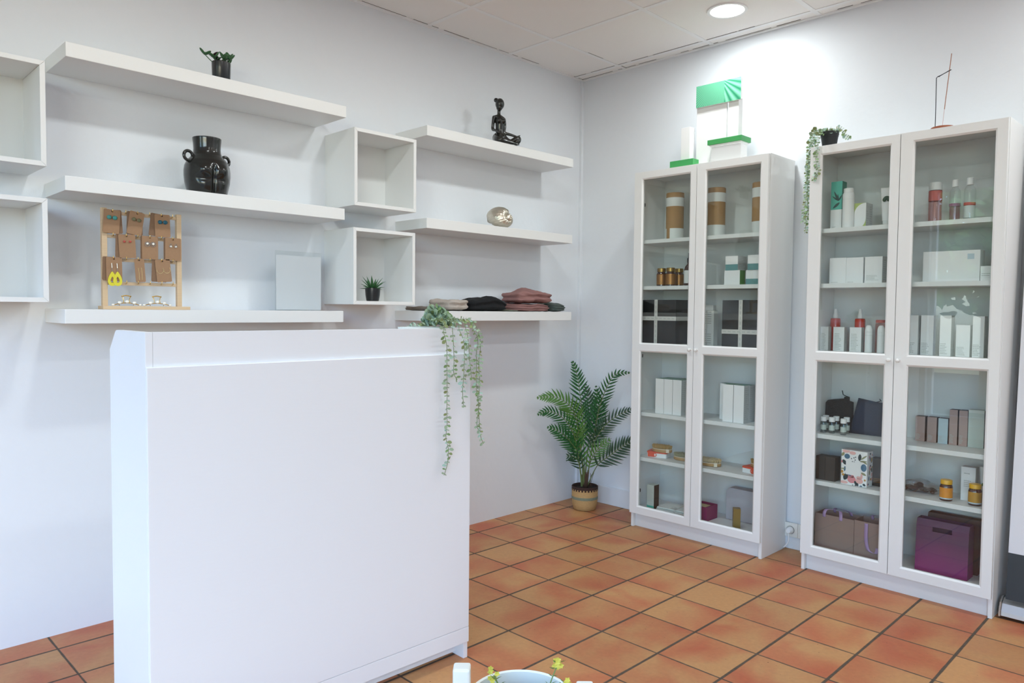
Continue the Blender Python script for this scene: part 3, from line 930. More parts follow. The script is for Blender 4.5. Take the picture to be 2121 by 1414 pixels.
# folded clothes: rounded, rumpled slabs
def garment(label, cat, x0, x1, z0, z1, m, seed, y=-0.135, dp=0.21, wob=0.012, dome=0.0, folds=3, turn=0.0, group='folded clothes'):
    w, h = x1 - x0, z1 - z0
    bm = B()
    bmesh.ops.create_grid(bm, x_segments=1, y_segments=1, size=0.5)
    bm.free()
    bm = B()
    nx, nz, ny = 26, 10, 16
    import itertools
    res = bmesh.ops.create_cube(bm, size=1.0)
    bmesh.ops.subdivide_edges(bm, edges=bm.edges[:], cuts=15, use_grid_fill=True)
    off = Vector((seed * 3.1, seed * 1.7, seed))
    for v in bm.verts:
        p = v.co * 2
        e = 4.0
        L = (abs(p.x) ** e + abs(p.y) ** e + abs(p.z) ** e) ** (1 / e)
        q = p / L * max(abs(p.x), abs(p.y), abs(p.z))
        fold = math.sin((q.z * 0.5 + 0.5) * PI * folds) ** 2
        sx = 1 - 0.05 * (1 - fold); sy = 1 - 0.10 * (1 - fold)
        c = Vector((q.x * w / 2 * sx, q.y * dp / 2 * sy, (q.z * 0.5 + 0.5) * h))
        nv = noise.noise_vector(c * 11 + off) * wob * 0.8 + noise.noise_vector(c * 26 + off) * wob * 0.35
        rg = abs(noise.noise(Vector((c.x * 22, c.y * 14, c.z * 40)) + off * 2))
        c -= Vector((q.x * 0.25, q.y * 0.8, q.z * 0.5)) * (wob * 0.55 * max(0, 0.30 - rg) / 0.30)
        top = (q.z * 0.5 + 0.5)
        c += Vector((nv.x * 0.7, nv.y * 0.6, nv.z * top * 1.1))
        c.z += dome * top * (math.cos(q.x * PI / 2) - 0.35) + 0.0
        c.z = max(c.z, 0.0003)
        v.co = c
    o = obj('folded_garment', bm, m, None, smooth='all')
    o.location = ((x0 + x1) / 2, y, z0)
    o.rotation_euler = (0, 0, turn)
    return tag(o, label, cat, group)
SZ = 1.2318
garment('brown-grey patterned garment at the left end of the clothes shelf', 'clothes', -1.470, -1.325, SZ, SZ + 0.022, 'browncloth', 1, wob=0.008)
garment('beige-grey folded garment beside the lower middle cube', 'clothes', -1.318, -1.165, SZ, SZ + 0.064, 'greycloth', 2, wob=0.014, turn=0.08, folds=2)
garment('black folded garment between the beige and the mauve clothes', 'clothes', -1.150, -0.868, SZ, SZ + 0.060, 'blackcloth', 4, wob=0.012, dome=0.026, folds=2)
garment('mauve folded garment lying under the other mauve one', 'clothes', -0.800, -0.515, SZ, SZ + 0.044, 'mauvecloth', 6, wob=0.010, folds=3)
garment('mauve folded garment on top of its pile', 'clothes', -0.785, -0.505, SZ + 0.047, SZ + 0.116, 'mauvecloth', 8, wob=0.020, dome=0.018, folds=2, turn=-0.06)
garment('slate grey folded garment at the right end of the clothes shelf', 'clothes', -0.490, -0.392, SZ, SZ + 0.052, 'slatecloth', 9, wob=0.012, folds=3)
garment('flat mottled garment peeking out between the black and mauve clothes', 'clothes', -0.862, -0.812, SZ, SZ + 0.010, 'camocloth', 11, wob=0.004, folds=1, dp=0.22)

# ------------------------------------------------------------------ earring rack
rk = thing('earring_rack', 'pale wooden ladder rack hung with earring cards on the lower left shelf', 'rack', (-2.765, -0.150, 1.2284), 0.0)
obj('base', bx(-0.152, -0.030, 0.0, 0.162, 0.030, 0.0125), 'wood', rk, bevel=0.001)
for x in (-0.139, 0.128):
    obj('post', bx(x - 0.008, -0.009, 0.0128, x + 0.010, 0.009, 0.372), 'wood', rk, bevel=0.0008)
RZS = [0.356, 0.270, 0.184, 0.096]
for z in RZS:
    obj('rail', bx(-0.1285, -0.005, z - 0.006, 0.1195, 0.005, z + 0.006), 'wood', rk, bevel=0.0006)
cols = [-0.113, -0.068, -0.027, 0.016, 0.058, 0.100]
for ri, z in enumerate(RZS):
    for ci, x in enumerate(cols):
        bm = B()
        tube(bm, smooth_path([(x, -0.004, z), (x, -0.016, z - 0.001), (x, -0.022, z + 0.003), (x, -0.022, z + 0.013)], 4), 0.0011, 6)
        tube(bm, smooth_path([(x + 0.004, -0.0052, z), (x + 0.006, -0.0068, z + 0.004), (x + 0.002, -0.0068, z + 0.005)], 3), 0.0008, 5)
        obj('hook', bm, 'gold', rk, smooth='all')

def card(label, x, z, w, h, tilt, y, m='kraft', group='earring cards'):
    """a card hung by the hole at its top edge"""
    t = thing('earring_card', label, 'earring card', (x - 2.765, -0.150 + y, 1.2284 + z), 0, group)
    t.rotation_euler = (0.0, tilt, 0.0)
    bm = B()
    n = 14
    c = 0.003
    poly = [(-w / 2 + c, -h), (w / 2 - c, -h), (w / 2, -h + c), (w / 2, -c), (w / 2 - c, 0), (-w / 2 + c, 0), (-w / 2, -c), (-w / 2, -h + c)]
    prism(bm, poly, -0.0005, 0.0005, 'y')
    obj('card', bm, m, t)
    bm = B(); cyl(bm, 0.0028, 0, 0.0002, seg=14)
    obj('hole', bm, 'basketdark', t, loc=(0, -0.0006, -0.0065), rot=(PI / 2, 0, 0))
    return t

def ear(t, fn, mats):
    for s in (-1, 1):
        bm = B(); fn(bm, s)
        obj('earring', bm, mats, t, smooth=50)
def stone(dx, z, r, sq=0.9):
    return lambda bm, s: ball(bm, Vector((s * dx, -0.0045, z)), r, 14, 0, (1, 0.4, sq))
HX = {0: -0.113, 1: -0.068, 2: -0.027, 3: 0.016, 4: 0.058, 5: 0.100}
cd = []
CW, CHH = 0.0565, 0.0865
# cards behind first
for lab, x, z, tl in (('brown card behind the pale teal earrings', -0.1105, 0.3655, -0.06), ('brown card behind the olive earrings', -0.034, 0.366, 0.03),
                      ('brown card behind the deep teal earrings', 0.0505, 0.366, 0.11), ('brown card behind the red studs', -0.074, 0.2785, 0.03),
                      ('brown card behind the ringed pearl earrings', 0.0125, 0.2785, 0.01), ('brown card behind the pearl drop earrings', 0.0965, 0.2775, 0.01),
                      ('brown card behind the yellow drop earrings', -0.119, 0.1930, 0.03), ('brown card behind the gold hoop earrings', 0.053, 0.1925, 0.04)):
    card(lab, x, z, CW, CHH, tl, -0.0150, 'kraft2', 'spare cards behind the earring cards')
t = card('earring card with pale teal stones, top left on the rack', HX[0] - 0.0005, 0.3655, CW, CHH, 0.07, -0.0182); ear(t, stone(0.0095, -0.029, 0.0085), 'e_teal')
t = card('earring card with olive stones, top middle on the rack', HX[2] + 0.0005, 0.3655, CW - 0.004, CHH, 0.16, -0.0182); ear(t, stone(0.009, -0.030, 0.0078), 'e_olive')
t = card('earring card with deep teal stones, top right on the rack', HX[4] + 0.004, 0.3650, CW, CHH, -0.03, -0.0182); ear(t, stone(0.0095, -0.030, 0.0085), 'e_blue')
t = card('earring card with tiny red studs', HX[1] + 0.002, 0.2785, CW + 0.002, CHH + 0.001, -0.05, -0.0182); ear(t, stone(0.010, -0.026, 0.0048), 'e_red')
t = card('earring card with ringed pearls, middle of the rack', HX[3] + 0.001, 0.2785, CW + 0.002, CHH + 0.001, 0.0, -0.0182)
def ring_pearl(bm, s):
    c = Vector((s * 0.0105, -0.003, -0.030))
    tube(bm, [c + Vector((math.cos(a) * 0.0085, 0, math.sin(a) * 0.0085)) for a in [2 * PI * k / 20 for k in range(21)]], 0.0011, 6, 0)
    ball(bm, c + Vector((0, -0.001, 0.001)), 0.0050, 12, 1)
ear(t, ring_pearl, ['silverm', 'pearl'])
t = card('earring card with small pearl drops, right of the rack', HX[5] + 0.0025, 0.2780, CW + 0.003, CHH + 0.001, 0.01, -0.0182)
def drop_pearl(bm, s):
    c = Vector((s * 0.0095, -0.003, -0.030))
    tube(bm, smooth_path([c + Vector(p) for p in ((0, 0, 0.008), (0.005, 0, -0.001), (0.003, 0, -0.006), (-0.003, 0, -0.006), (-0.005, 0, -0.001), (0, 0, 0.008))], 4), 0.0008, 6, 0)
    ball(bm, c + Vector((0, -0.001, -0.003)), 0.0034, 10, 1)
ear(t, drop_pearl, ['silverm', 'pearl'])
t = card('earring card with large yellow drop earrings, bottom left', HX[0] + 0.003, 0.1920, CW - 0.002, CHH + 0.002, -0.01, -0.0182)
def yellow_drop(bm, s):
    cx_ = s * 0.0088
    yy = -0.0028 - 0.0014 * (s > 0)
    tube(bm, [(cx_, yy, -0.022), (cx_ + 0.001, yy, -0.040)], 0.0017, 8, 1)
    tube(bm, [(cx_ + 0.001, yy, -0.040), (cx_ + 0.001, yy, -0.052)], 0.0009, 6, 1)
    n = 36
    A = [bm.verts.new((0, 0, 0)) for _ in range(0)]
    loops = []
    for sc, zo in ((1.0, 0.0), (0.42, -0.006)):
        for dy in (-0.0012, 0.0012):
            lp = []
            for k in range(n):
                a = 2 * PI * k / n
                x = 0.0195 * sc * math.sin(a) * math.sin(a / 2) ** 0.9
                z = 0.027 * sc * math.cos(a)
                lp.append(bm.verts.new((cx_ + 0.001 + x, yy + dy, -0.079 + zo * 0.6 + z)))
            loops.append(lp)
    of, ob, inf, inb = loops[0], loops[1], loops[2], loops[3]
    for k in range(n):
        k2 = (k + 1) % n
        for q in ((of[k], of[k2], inf[k2], inf[k]), (ob[k2], ob[k], inb[k], inb[k2]), (of[k2], of[k], ob[k], ob[k2]), (inf[k], inf[k2], inb[k2], inb[k])):
            bm.faces.new(q).material_index = 0
ear(t, yellow_drop, ['yellow', 'silverm'])
t = card('narrow earring card with gold threader earrings', HX[2] + 0.004, 0.1915, 0.035, CHH + 0.002, -0.07, -0.0182)
ear(t, lambda bm, s: tube(bm, [(s * 0.0055, -0.0012, -0.034), (s * 0.0055 + 0.001, -0.0016, -0.055), (s * 0.005, -0.0012, -0.080)], 0.0007, 6), 'palegold')
t = card('earring card with gold open hoops, bottom right', HX[4] + 0.003, 0.1925, CW - 0.001, CHH, -0.10, -0.0182)
def hoop(bm, s):
    c = Vector((s * 0.0125, -0.003, -0.040))
    tube(bm, [c + Vector((math.cos(a) * 0.0125, -0.002 * math.sin(a), math.sin(a) * 0.013)) for a in [PI * (0.95 + 1.25 * k / 18) for k in range(19)]], 0.0008, 6, 0)
ear(t, hoop, 'palegold')

# pearl hair claws on the rack base
for i, x in enumerate((-0.066, 0.043)):
    t = thing('hair_claw', ('pearl hair claw on the rack base, left one', 'pearl hair claw on the rack base, right one')[i], 'hair clip', (-2.765 + x, -0.162, 1.2284 + 0.0127), 0, 'pearl hair claws')
    bm = B()
    tube(bm, smooth_path([(-0.046, 0, 0.003), (-0.028, 0, 0.0085), (0, 0, 0.0115), (0.028, 0, 0.0085), (0.046, 0, 0.003)], 5), 0.0016, 6)
    for s in (-1, 1):
        tube(bm, smooth_path([(s * 0.012, 0, 0.010), (s * 0.010, 0.002, 0.022), (s * 0.014, 0.004, 0.034)], 4), 0.0013, 6)
        tube(bm, [(s * 0.026, 0.002, 0.0085), (s * 0.024, 0.004, 0.0015)], 0.0012, 6)
    obj('claw_frame', bm, 'gold', t, smooth='all')
    bm = B(); tube(bm, smooth_path([(-0.017, 0.004, 0.036), (0, 0.004, 0.039), (0.017, 0.004, 0.036)], 5), 0.0022, 8); obj('clip_bar', bm, 'gold', t, smooth='all')
    obj('clear_grip', bx(-0.011, 0.0015, 0.012, 0.011, 0.0035, 0.034), 'clear', t, bevel=0.001)
    for (px_, pz, r) in ((-0.048, 0.0046, 0.0045), (-0.0255, 0.0128, 0.0060), (0, 0.0165, 0.0065), (0.0255, 0.0120, 0.0060), (0.047, 0.0046, 0.0045)):
        bm = B(); ball(bm, Vector((px_, -0.004, pz)), r, 14, 0, (1.2, 0.8, 0.9)); obj('pearl', bm, 'pearl', t, smooth='all')

# ------------------------------------------------------------------ things in the left bookcase
D1, D2 = 'left bookcase', 'right bookcase'
# kraft tubes
for i, (u, lab) in enumerate(((0.173, 'kraft cardboard tube behind the left door, with a kraft stripe down its lower white band'),
                              (0.431, 'kraft cardboard tube with white bands at the left edge of the right door'),
                              (0.694, 'kraft cardboard tube half hidden by the right door frame'))):
    t = thing('cardboard_tube', lab, 'cardboard tube', W(1, u, 0.14, 1.642), RZ(1), 'kraft tubes on the top shelf')
    r = 0.049
    bm = B(); cyl(bm, r, 0.0, 0.236, ch=0.0008, seg=40); obj('body', bm, 'krafttube', t, smooth=40)
    bm = B(); lathe(bm, [(0, 0.2362), (r + 0.0008, 0.2362), (r + 0.0008, 0.262), (r - 0.001, 0.2635), (0, 0.2635)], 40); obj('lid', bm, 'krafttube', t, smooth=40)
    for nm, z0, z1, gap in (('upper_label', 0.187, 0.2358, 0), ('lower_label', 0.0012, 0.064, 1 if i == 0 else 0)):
        bm = B()
        n = 60
        for k in range(n):
            a0, a1 = 2 * PI * k / n, 2 * PI * (k + 1) / n
            am = (a0 + a1) / 2
            dm = (am - (-PI / 2 - 0.30) + PI) % (2 * PI) - PI
            if gap and abs(dm) < 0.25: continue
            v = [bm.verts.new(((r + 0.0005) * math.cos(a), (r + 0.0005) * math.sin(a), z)) for a, z in ((a0, z0), (a1, z0), (a1, z1), (a0, z1))]
            bm.faces.new(v)
        bmesh.ops.remove_doubles(bm, verts=bm.verts, dist=1e-5)
        obj(nm, bm, 'paper2', t, smooth='all')

# bronze jars and dropper bottle
def jar(b, u, d, z, lab, k=1.0):
    return turned('pill_jar', lab, 'jar', b, u, d, z, [
        ('body', [(0, 0), (0.024 * k, 0), (0.0275 * k, 0.003), (0.0275 * k, 0.068 * k), (0.022 * k, 0.076 * k), (0.021 * k, 0.080 * k), (0, 0.080 * k)], 'amber'),
        ('label', [(0.0280 * k, 0.008), (0.0280 * k, 0.066 * k)], 'bronze'),
        ('lid', [(0, 0.0802 * k), (0.0240 * k, 0.0802 * k), (0.0240 * k, 0.099 * k), (0.022 * k, 0.101 * k), (0, 0.101 * k)], 'bronzelid')], 'bronze jars')
jar(1, 0.1315, 0.200, 1.382, 'bronze labelled jar, left one of the three beside the dropper bottle')
jar(1, 0.1990, 0.212, 1.382, 'bronze labelled jar, front middle one of the three beside the dropper bottle')
jar(1, 0.2010, 0.130, 1.382, 'bronze labelled jar half hidden behind the other two', 0.99)
turned('dropper_bottle', 'dark dropper bottle with a white label beside the bronze jars', 'bottle', 1, 0.298, 0.18, 1.382, [
    ('body', [(0, 0), (0.027, 0), (0.0285, 0.003), (0.0285, 0.088), (0.024, 0.105), (0.012, 0.120), (0.0105, 0.128), (0, 0.128)], 'amber'),
    ('label', [(0.0290, 0.014), (0.0290, 0.084)], 'paper2'),
    ('dropper_cap', [(0, 0.1282), (0.013, 0.1282), (0.013, 0.150), (0.008, 0.156), (0.0075, 0.180), (0, 0.184)], 'blackmatt')])

# cartons with teal bands
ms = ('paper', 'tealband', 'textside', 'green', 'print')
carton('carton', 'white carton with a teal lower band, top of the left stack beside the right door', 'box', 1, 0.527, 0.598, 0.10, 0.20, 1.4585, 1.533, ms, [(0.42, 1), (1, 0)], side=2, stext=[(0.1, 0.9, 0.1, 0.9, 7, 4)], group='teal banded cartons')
carton('carton', 'white carton with a green side under the teal banded one', 'box', 1, 0.522, 0.611, 0.145, 0.20, 1.382, 1.4580, ms, side=3, group='teal banded cartons')
carton('carton', 'white carton with a teal lower band, top of the stack cut by the door frame', 'box', 1, 0.656, 0.765, 0.09, 0.205, 1.4575, 1.533, ms, [(0.42, 1), (1, 0)], side=2, group='teal banded cartons')
carton('carton', 'white carton with a teal lower band, bottom of the stack cut by the door frame', 'box', 1, 0.6445, 0.765, 0.09, 0.20, 1.382, 1.4570, ms, [(0.40, 1), (1, 0)], side=2, group='teal banded cartons')

# charcoal gift boxes tied with printed ribbon
def gift(u0, u1, d0, d1, z1, ru, rz, lab):
    z0 = 1.058
    w, dp, h = u1 - u0, d1 - d0, z1 - z0
    t = thing('gift_box', lab, 'gift box', W(1, (u0 + u1) / 2, (d0 + d1) / 2, z0), RZ(1), 'charcoal gift boxes')
    obj('box', bx(-w / 2, -dp / 2, 0, w / 2, dp / 2, h), 'darkbox', t, bevel=0.001)
    bm = B()
    x = ru - (u0 + u1) / 2
    rw = 0.0105
    e = 0.0012
    box(bm, x - rw, -dp / 2 - e, 0.0002, x + rw, dp / 2 + e, h + e)
    z = rz - z0
    box(bm, -w / 2 - e * 1.1, -dp / 2 - e * 1.1, z - 0.0115, w / 2 + e * 1.1, dp / 2 + e * 1.1, z + 0.0115)
    r = random.Random(int(u0 * 1000))
    xx = -w / 2 + 0.008
    while xx < w / 2 - 0.02:
        box(bm, xx, -dp / 2 - e * 1.5, z - 0.0028, xx + 0.016, -dp / 2 - e, z + 0.0028, 1); xx += 0.027
    zz = 0.008
    while zz < h - 0.02:
        box(bm, x - 0.0028, -dp / 2 - e * 1.5, zz, x + 0.0028, -dp / 2 - e * 0.9, zz + 0.016, 1); zz += 0.027
    obj('ribbon', bm, ['ribbon', 'print'], t)
gift(0.020, 0.243, 0.075, 0.22, 1.305, 0.112, 1.200, 'charcoal gift box with crossed white ribbon behind the left door')
gift(0.526, 0.770, 0.075, 0.22, 1.302, 0.6305, 1.138, 'charcoal gift box with crossed white ribbon behind the right door')
t = thing('striped_package', 'silver white package printed with rows of dark dashes between the gift boxes', 'package', W(1, 0.408, 0.145, 1.058), RZ(1))
bm = B(); box(bm, -0.042, -0.022, 0, 0.038, 0.022, 0.188)
for k in range(15):
    z = 0.012 + k * 0.0118
    if 5 <= k <= 8:
        text_rows(bm, -0.038, -0.006, z, z + 0.005, 1, -0.022, 1, k, 1.0)
        continue
    for x in ((-0.034, -0.006), (0.000, 0.024)):
        box(bm, x[0], -0.0226, z, x[1], -0.0219, z + 0.0045, 1)
obj('body', bm, ['paper2', 'print'], t, bevel=0)
obj('cap', bx(-0.036, -0.017, 0.1885, 0.030, 0.017, 0.2185), 'paper2', t, bevel=0.004)
obj('strip', bx(-0.0045, -0.0235, 0.002, -0.0005, -0.0228, 0.186), 'silverm', t)

# tall white cartons with green tops
ms = ('paper', 'greentop', 'textside', 'print')
def tall(u0, u1, d1, lab, z1=0.861, turn=0.0, g='tall green topped cartons'):
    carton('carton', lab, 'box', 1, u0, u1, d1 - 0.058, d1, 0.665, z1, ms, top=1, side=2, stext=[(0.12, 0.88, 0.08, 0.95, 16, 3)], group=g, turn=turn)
n1 = 'tall white carton behind the left door, '
tall(0.124, 0.1785, 0.228, n1 + 'front row left'); tall(0.1795, 0.2335, 0.226, n1 + 'front row middle'); tall(0.2350, 0.2900, 0.224, n1 + 'front row right')
for u, nm in ((0.124, 'left'), (0.180, 'middle'), (0.2355, 'right')):
    tall(u, u + 0.0545, 0.162, 'tall white carton behind the left door, in the back row, ' + nm)
n2 = 'tall white carton behind the right door, '
tall(0.5455, 0.6040, 0.229, n2 + 'front row left'); tall(0.6065, 0.6640, 0.228, n2 + 'front row right')
for u, nm in ((0.492, 'left end, set back from the front pair'), (0.549, 'behind the front left one'), (0.607, 'behind the front right one')):
    tall(u, u + 0.0555, 0.164, n2 + nm, 0.858)
tall(0.690, 0.745, 0.120, 'tall white carton standing apart at the right door frame')

# body brushes and coral packets
def brush(u, d, z, lab, rot=0.0, bris='bristle', k=1.0, strap=True):
    t = thing('body_brush', lab, 'brush', W(1, u, d, z), RZ(1) + rot, 'oval body brushes')
    def oval(bm, a, b, z0, z1, ch, mi=0):
        n = 40
        rings = []
        for (s, zz) in ((-ch, z0), (0, z0 + ch), (0, z1 - ch), (-ch, z1)):
            rings.append([bm.verts.new(((a + s) * math.cos(2 * PI * i / n), (b + s) * math.sin(2 * PI * i / n), zz)) for i in range(n)])
        for p, q in zip(rings, rings[1:]):
            for i in range(n): bm.faces.new((p[i], p[(i + 1) % n], q[(i + 1) % n], q[i])).material_index = mi
        bm.faces.new(rings[0][::-1]).material_index = mi; bm.faces.new(rings[-1]).material_index = mi
    bm = B(); oval(bm, 0.060 * k, 0.036 * k, 0.0, 0.020, 0.004); obj('wooden_back', bm, 'brushwood', t, smooth=40)
    bm = B(); oval(bm, 0.0605 * k, 0.0365 * k, 0.0165, 0.0200, 0.001); obj('rim', bm, 'strap', t, smooth=40)
    bm = B()
    r = random.Random(int(u * 999))
    for i in range(-8, 9):
        for j in range(-5, 6):
            x, y = i * 0.0066 * k, j * 0.0066 * k
            if (x / (0.056 * k)) ** 2 + (y / (0.032 * k)) ** 2 > 1: continue
            h = 0.0385 + r.uniform(-0.002, 0.002)
            dx, dy = x * 0.10 + r.uniform(-1, 1) * 0.0008, y * 0.10
            tube(bm, [(x, y, 0.0195), (x + dx, y + dy, h)], [0.0021, 0.0030], 5)
    obj('bristle_bed', bm, bris, t)
    if strap:
        bm = B()
        pts = [(0.040 * k, -0.020, 0.0195), (0.047 * k, -0.034 * k, 0.021), (0.050 * k, -0.040 * k, 0.013), (0.051 * k, -0.042 * k, 0.0035)]
        for p, q in zip(pts, pts[1:]):
            v = [bm.verts.new(x) for x in ((p[0] - 0.008, p[1], p[2]), (p[0] + 0.008, p[1] + 0.006, p[2]), (q[0] + 0.008, q[1] + 0.006, q[2]), (q[0] - 0.008, q[1], q[2]))]
            bm.faces.new(v)
        o = obj('hand_strap', bm, 'strap', t, fix=False)
        md = o.modifiers.new('thick', 'SOLIDIFY'); md.thickness = 0.0015
def packet(u, d, lab, rot, flip=1):
    t = thing('cardboard_packet', lab, 'packet', W(1, u, d, 0.406), RZ(1) + rot, 'coral packets')
    w, dp, h = 0.118, 0.088, 0.032
    bm = B()
    poly = []
    for cx_, cy2, a0 in ((w / 2 - 0.012, dp / 2 - 0.012, 0), (-w / 2 + 0.012, dp / 2 - 0.012, 90), (-w / 2 + 0.012, -dp / 2 + 0.012, 180), (w / 2 - 0.012, -dp / 2 + 0.012, 270)):
        for k in range(5): poly.append((cx_ + 0.012 * math.cos(math.radians(a0 + 22.5 * k)), cy2 + 0.012 * math.sin(math.radians(a0 + 22.5 * k))))
    prism(bm, poly, 0.0, 0.0235, 'z', 0)
    prism(bm, [(x * 0.998, y * 0.998) for x, y in poly], 0.0237, h, 'z', 1)
    obj('carton', bm, ['paper', 'coral'], t, smooth=40)
    bm = B()
    box(bm, -w / 2 + 0.008 if flip > 0 else 0.005, -dp / 2 - 0.0008, 0.002, -0.012 if flip > 0 else w / 2 - 0.008, -dp / 2 + 0.001, 0.030)
    obj('coral_flap', bm, 'coral', t)
    bm = B()
    x = -w / 2 + 0.05
    tube(bm, [Vector((x * flip + 0.009 * math.cos(a), -dp / 2 - 0.0006, 0.0145 + 0.009 * math.sin(a))) for a in [2 * PI * k / 20 for k in range(21)]], 0.0022, 6)
    obj('round_mark', bm, 'coral', t, smooth='all')
packet(0.112, 0.165, 'coral and white packet under a brush behind the left door', 0.25)
brush(0.140, 0.175, 0.438, 'body brush lying on the left coral packet', 0.15, 'bristle')
brush(0.268, 0.150, 0.406, 'grey bristled body brush lying beside the left coral packet', 0.1, 'bristle3')
brush(0.440, 0.165, 0.406, 'pale bristled body brush lying alone behind the right door', 0.05, 'bristle2', 1.08)
packet(0.706, 0.160, 'coral and white packet under a brush at the right door frame', -0.2, -1)
brush(0.728, 0.165, 0.438, 'body brush lying on the right coral packet', -0.1, 'bristle', 0.84, False)

# bottom shelf
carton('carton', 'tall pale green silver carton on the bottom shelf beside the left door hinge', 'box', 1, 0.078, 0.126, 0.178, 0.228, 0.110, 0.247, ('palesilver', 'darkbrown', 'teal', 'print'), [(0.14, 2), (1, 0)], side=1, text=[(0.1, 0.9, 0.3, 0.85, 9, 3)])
t = thing('card_stack', 'stack of pale cards tied with a white ribbon on the bottom shelf', 'cards', W(1, 0.232, 0.168, 0.110), RZ(1) + 0.08)
for i, (z0, z1, m_, k) in enumerate(((0, 0.006, 'kraft', 1.0), (0.0063, 0.013, 'paper2', 0.99), (0.0133, 0.019, 'palesilver', 0.97), (0.0193, 0.024, 'paper2', 0.95))):
    obj('card', bx(-0.090 * k, -0.062 * k, z0, 0.090 * k, 0.062 * k, z1), m_, t)
bm = B()
box(bm, 0.020, -0.0640, 0.0002, 0.030, 0.0640, 0.0254)
tube(bm, smooth_path([(0.025, -0.02, 0.026), (0.045, 0.01, 0.040), (0.075, 0.025, 0.046)], 5), 0.0022, 6)
tube(bm, smooth_path([(0.025, -0.02, 0.026), (0.012, -0.045, 0.034), (-0.002, -0.060, 0.028)], 5), 0.0022, 6)
obj('ribbon', bm, 'ribbon', t)
t = thing('open_box', 'open magenta box with a cream top panel on the bottom shelf', 'box', W(1, 0.412, 0.168, 0.110), RZ(1))
w, dp, h = 0.100, 0.112, 0.076
bm = B()
box(bm, -w / 2, -dp / 2, 0, w / 2, dp / 2, 0.003); box(bm, -w / 2, -dp / 2, 0.003, -w / 2 + 0.003, dp / 2, h); box(bm, w / 2 - 0.003, -dp / 2, 0.003, w / 2, dp / 2, h)
box(bm, -w / 2 + 0.003, -dp / 2, 0.003, w / 2 - 0.003, -dp / 2 + 0.003, h); box(bm, -w / 2 + 0.003, dp / 2 - 0.003, 0.003, w / 2 - 0.003, dp / 2, h)
obj('box', bm, 'magenta', t)
obj('inner_tray', bx(-w / 2 + 0.004, -dp / 2 + 0.004, 0.060, w / 2 - 0.006, dp / 2 - 0.004, 0.066), 'magenta', t)
obj('cream_panel', bx(-w / 2 + 0.010, -dp / 2 + 0.02, 0.0662, w / 2 - 0.030, dp / 2 - 0.02, 0.0675), 'cream', t)
carton('carton', 'small gold carton on the bottom shelf behind the right door', 'box', 1, 0.612, 0.648, 0.195, 0.231, 0.110, 0.216, ('goldbox', 'print'), turn=0.62)
t = thing('paper_bag', 'pale lilac grey paper bag standing at the back of the bottom shelf', 'bag', W(1, 0.640, 0.060, 0.110), RZ(1), None)
bm = B()
for x0, x1 in ((-0.140, 0.140),):
    prism(bm, [(x0, 0), (x1, 0), (x1 - 0.004, 0.155), (x1 - 0.02, 0.172), (x0 + 0.02, 0.175), (x0, 0.155)], -0.030, 0.030, 'y')
obj('bag', bm, 'translucent', t, bevel=0.003)
bm = B(); tube(bm, smooth_path([(0.02, -0.0312, 0.160), (0.045, -0.034, 0.166), (0.06, -0.034, 0.155), (0.085, -0.033, 0.163), (0.125, -0.032, 0.150)], 4), 0.002, 6); obj('cord', bm, 'print', t, smooth='all')

# ------------------------------------------------------------------ display stand on top of the left bookcase
TZ = 2.0245
t = thing('display_stand', 'white cardboard display stand with green slabs and a green palm print header', 'display stand', W(1, 0, 0, TZ), RZ(1))
def part(name, u0, u1, d0, d1, z0, z1, m_, bev=0.0008):
    bm = B(); box(bm, u0, -d1, z0, u1, -d0, z1)
    return obj(name, bm, m_, t, bevel=bev)
part('green_slab', 0.205, 0.350, 0.155, 0.25, 0.0005, 0.0375, 'grass')
part('white_block', 0.252, 0.306, 0.165, 0.215, 0.0378, 0.218, 'paper')
part('back_panel', 0.333, 0.511, 0.180, 0.192, 0.0005, 0.330, 'paper')
hp = part('header_board', 0.336, 0.598, 0.193, 0.206, 0.312, 0.4265, 'paper')
part('header_picture', 0.336, 0.5975, 0.2061, 0.2066, 0.3125, 0.4262, 'palmprint', 0)
part('post', 0.5205, 0.5790, 0.150, 0.192, 0.118, 0.330, 'paper')
part('raised_green_slab', 0.4345, 0.6300, 0.150, 0.25, 0.0925, 0.1180, 'grass')
bm = B(); prism(bm, [(0.434, 0.0005), (0.612, 0.0005), (0.612, 0.0830), (0.446, 0.0830)], -0.222, -0.155, 'y'); obj('slab_support', bm, 'paper', t, bevel=0.0008)
part('slab_tray', 0.445, 0.622, 0.152, 0.243, 0.0832, 0.0923, 'paper')

# ------------------------------------------------------------------ things in the right bookcase
# top shelf, left door
t0 = carton('carton', 'teal and white carton with a dark leaf print on the top shelf', 'box', 2, 0.066, 0.118, 0.150, 0.20, 1.637, 1.861, ('paper', 'teal', 'tealdark', 'leafprint', 'print'), [(0.41, 0), (1, 1)], text=[(0.15, 0.6, 0.03, 0.06, 2, 4)])
for f in t0.data.polygons:
    if abs(f.normal.x) > 0.9 and f.material_index == 1: f.material_index = 2
bm = B()
yy = -0.0252
def pleaf(bm, x, z, ang, ln, w, face='f'):
    pts = []
    for k in range(13):
        a = k / 12
        pts.append((a * ln, w * math.sin(PI * a) ** 0.8 * (1 - 0.35 * a)))
    pts += [(p[0], -p[1]) for p in pts[-2:0:-1]]
    c, s = math.cos(ang), math.sin(ang)
    v = [bm.verts.new((x + c * p - s * q, yy, z + s * p + c * q)) for p, q in pts]
    bm.faces.new(v)
for ang, ln, w in ((2.00, 0.052, 0.006), (2.45, 0.040, 0.0045), (1.70, 0.034, 0.0038), (1.05, 0.032, 0.0042)):
    pleaf(bm, 0.010, 0.132, ang, ln, w)
pleaf(bm, 0.016, 0.125, -2.45, 0.042, 0.0075)
o = obj('leaf_print', bm, 'leafprint', t0, fix=False)
